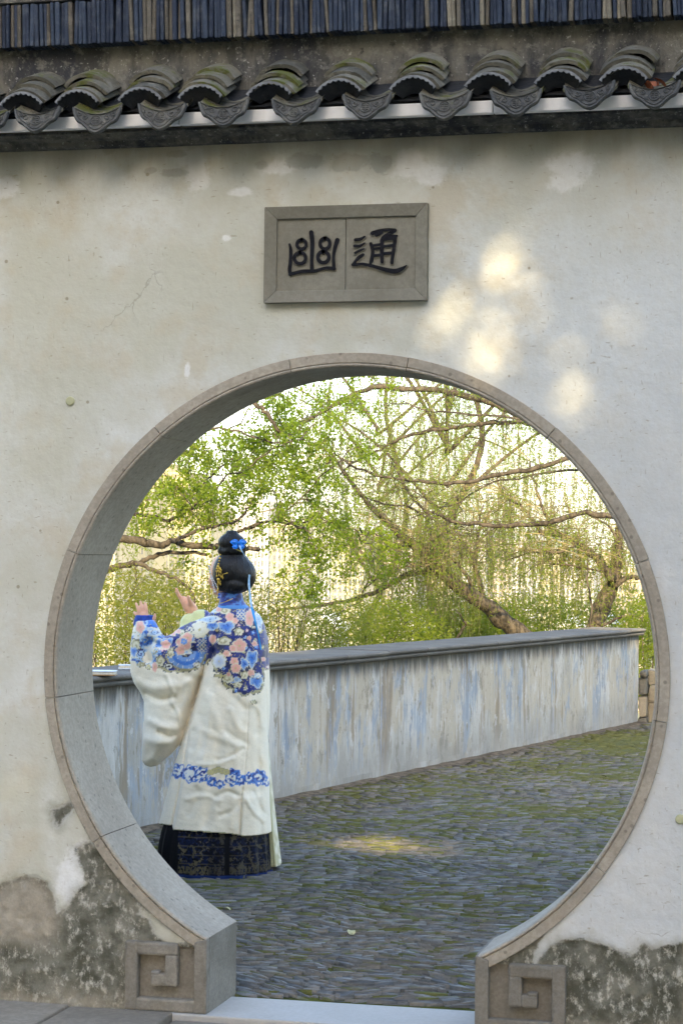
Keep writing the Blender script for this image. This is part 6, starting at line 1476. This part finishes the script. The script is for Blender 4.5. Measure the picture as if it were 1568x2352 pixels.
for (xg, yg, Y, rx, ry, rz, n, mt, lab, lf) in ((1000, 1452, 17.0, 1.0, .6, .46, 6500, M_HL, 'bright green bush under the willow trunk behind the coping', (.045, .016)), (860, 1458, 14.0, .8, .6, .40, 3900, M_HL, 'bright green bush behind the coping below the long willow branch', (.045, .016)), (1225, 1436, 19.5, .9, .6, .42, 6000, M_HL, 'yellow-green bush right of the leaning trunk behind the coping', (.045, .017)),
                                           (730, 1470, 12.4, .8, .7, .42, 4200, M_OL, 'olive thicket behind the coping right of the robe', (.040, .012)), (650, 1450, 11.4, .6, .6, .5, 3000, M_OL, 'thin olive scrub close behind the right shoulder of the robe', (.040, .012)), (1105, 1462, 17.4, .8, .5, .40, 3900, M_HL, 'low leafy bush at the coping beside the leaning trunk', (.05, .018)),
                                           (270, 1470, 8.6, .75, .7, .62, 6800, M_OL, 'dense olive green thicket behind the coping left of the raised sleeve', (.042, .013)), (380, 1440, 9.4, .8, .7, .52, 3900, M_OL, 'olive thicket seen between the two raised hands', (.042, .013)), (470, 1400, 11.0, .8, .7, .45, 3900, M_OL, 'lighter scrub behind the collar and cheek', (.042, .013)),
                                           (1420, 1440, 19.0, .8, .6, .5, 3900, M_HL, 'green bush behind the foot of the far willow', (.05, .018)), (1486, 1500, 15.3, .35, .4, .62, 3000, M_HL, 'leafy shoots beyond the end of the parapet', (.06, .012))):
    c = at(xg, yg, Y); bush(c[0], c[1], c[2], rx, ry, rz, n, mt, lab, lf)

# ================================================================== unseen leafy trees behind the viewer, shaped to shade and dapple the wall
def shade_grove():
    lv = Leaves(); mb = MB(); Y0 = -24.0
    u = rng.uniform(-4.6, 5.2, 46000); w = rng.uniform(-2.2, 6.15, 46000)      # where the leaf's shadow falls on the plane y = 0
    s = 1.46 / 1000
    spots = [(1150, 640, 62, 95, 20), (1165, 735, 55, 45, 0), (1075, 690, 45, 30, 0), (1000, 772, 42, 30, 10), (1120, 840, 60, 48, 0), (1306, 880, 36, 55, 0), (1330, 960, 44, 40, 0), (1432, 745, 34, 40, 0)]
    clear = np.full(len(u), -9.0)
    for x, y, rx, ry, a in spots:
        c = at(x, y, 0.0); dx = (u - c[0]) / (rx * s + .03); dz = (w - c[2]) / (ry * s + .03); clear = np.maximum(clear, 1.0 - np.hypot(dx, dz))
    c = np.array([-0.84, 4.41, 0.0]); h = c - SUN_D / SUN_D[1] * c[1]
    clear = np.maximum(clear, 1.0 - np.hypot((u - h[0]) / 0.46, (w - h[2]) / 0.17))
    keep = (clear < -0.18) & ~((u < -0.9) & (w > 3.7)) & ~((w > 5.2) & ((u < -.2) | (u > 2.8))); u, w = u[keep], w[keep]  # leaves left out along the sun's path to shape the light patches
    t = 14.0 / SUN_D[1] + rng.normal(0, 1.0, len(u)); P = np.stack([u, 0 * u, w], 1) - SUN_D * t[:, None]
    n = len(P); D = rng.normal(size=(n, 3)); D[:, 1] *= .35
    lv.add(P - D / np.linalg.norm(D, axis=1)[:, None] * .10, D, np.full(n, .22), np.full(n, .18))
    gu, gw = np.meshgrid(np.arange(-1.0, 1.6, .0312), np.arange(1.4, 3.1, .0312)); u2 = gu.ravel() + rng.normal(0, .013, gu.size); w2 = gw.ravel() + rng.normal(0, .013, gu.size)
    t = 14.0 / SUN_D[1] + rng.normal(0, .8, len(u2)); P = np.stack([u2, 0 * u2, w2], 1) - SUN_D * t[:, None]; P = P[np.hypot((u2 - h[0]) / 0.46, (w2 - h[2]) / 0.17) > .5]
    lv.add(P, rng.normal(size=(len(P), 3)), np.full(len(P), .075), np.full(len(P), .060))
    def mass(n, lo, hi, size, gap=None):
        P = rng.uniform(lo, hi, (n, 3)); keep = ~((P[:, 0] > -8) & (P[:, 0] < 14) & (P[:, 2] > 13.5 + 0.3 * P[:, 0] * 0) & (P[:, 1] < -20))
        if gap: keep &= ~((P[:, 0] > gap[0]) & (P[:, 0] < gap[1]) & (P[:, 2] > gap[2]) & (P[:, 2] < 17))
        P = P[keep]
        lv.add(P, rng.normal(size=(len(P), 3)), np.full(len(P), size), np.full(len(P), size * .8))
    mass(22000, (-42, -33, 0), (44, -25, 24), .75, (2.0, 6.6, 10.6))   # unseen wood added further back to block the bright sky round the sun
    mass(900, (-42, -26, 0), (-9, -2, 15), .75); mass(900, (12, -26, 0), (44, -2, 15), .75)  # unseen leaves added at the sides to cut sky light on the wall
    o = lv.build('shade_canopy', M_EV, None, True); tag(o, kind='stuff')
    for k, (x, y) in enumerate(((-1.5, -14.6), (5.6, -14.2), (8.6, -15.0))):
        tr = thing('shade_tree', (x, y, -.1), ('tall tree behind the viewer', 'second tall tree behind the viewer', 'third tall tree behind the viewer')[k] + ' whose leaves shade the wall', 'tree')
        P = smooth_path(np.array([(x, y, -.1), (x + .2, y, 3), (x - .1, y + .3, 6), (x + .2, y, 9.0)]), 5); build_limb('trunk', P, np.linspace(.32, .08, len(P)), M_BARK, tr, 9)
shade_grove()
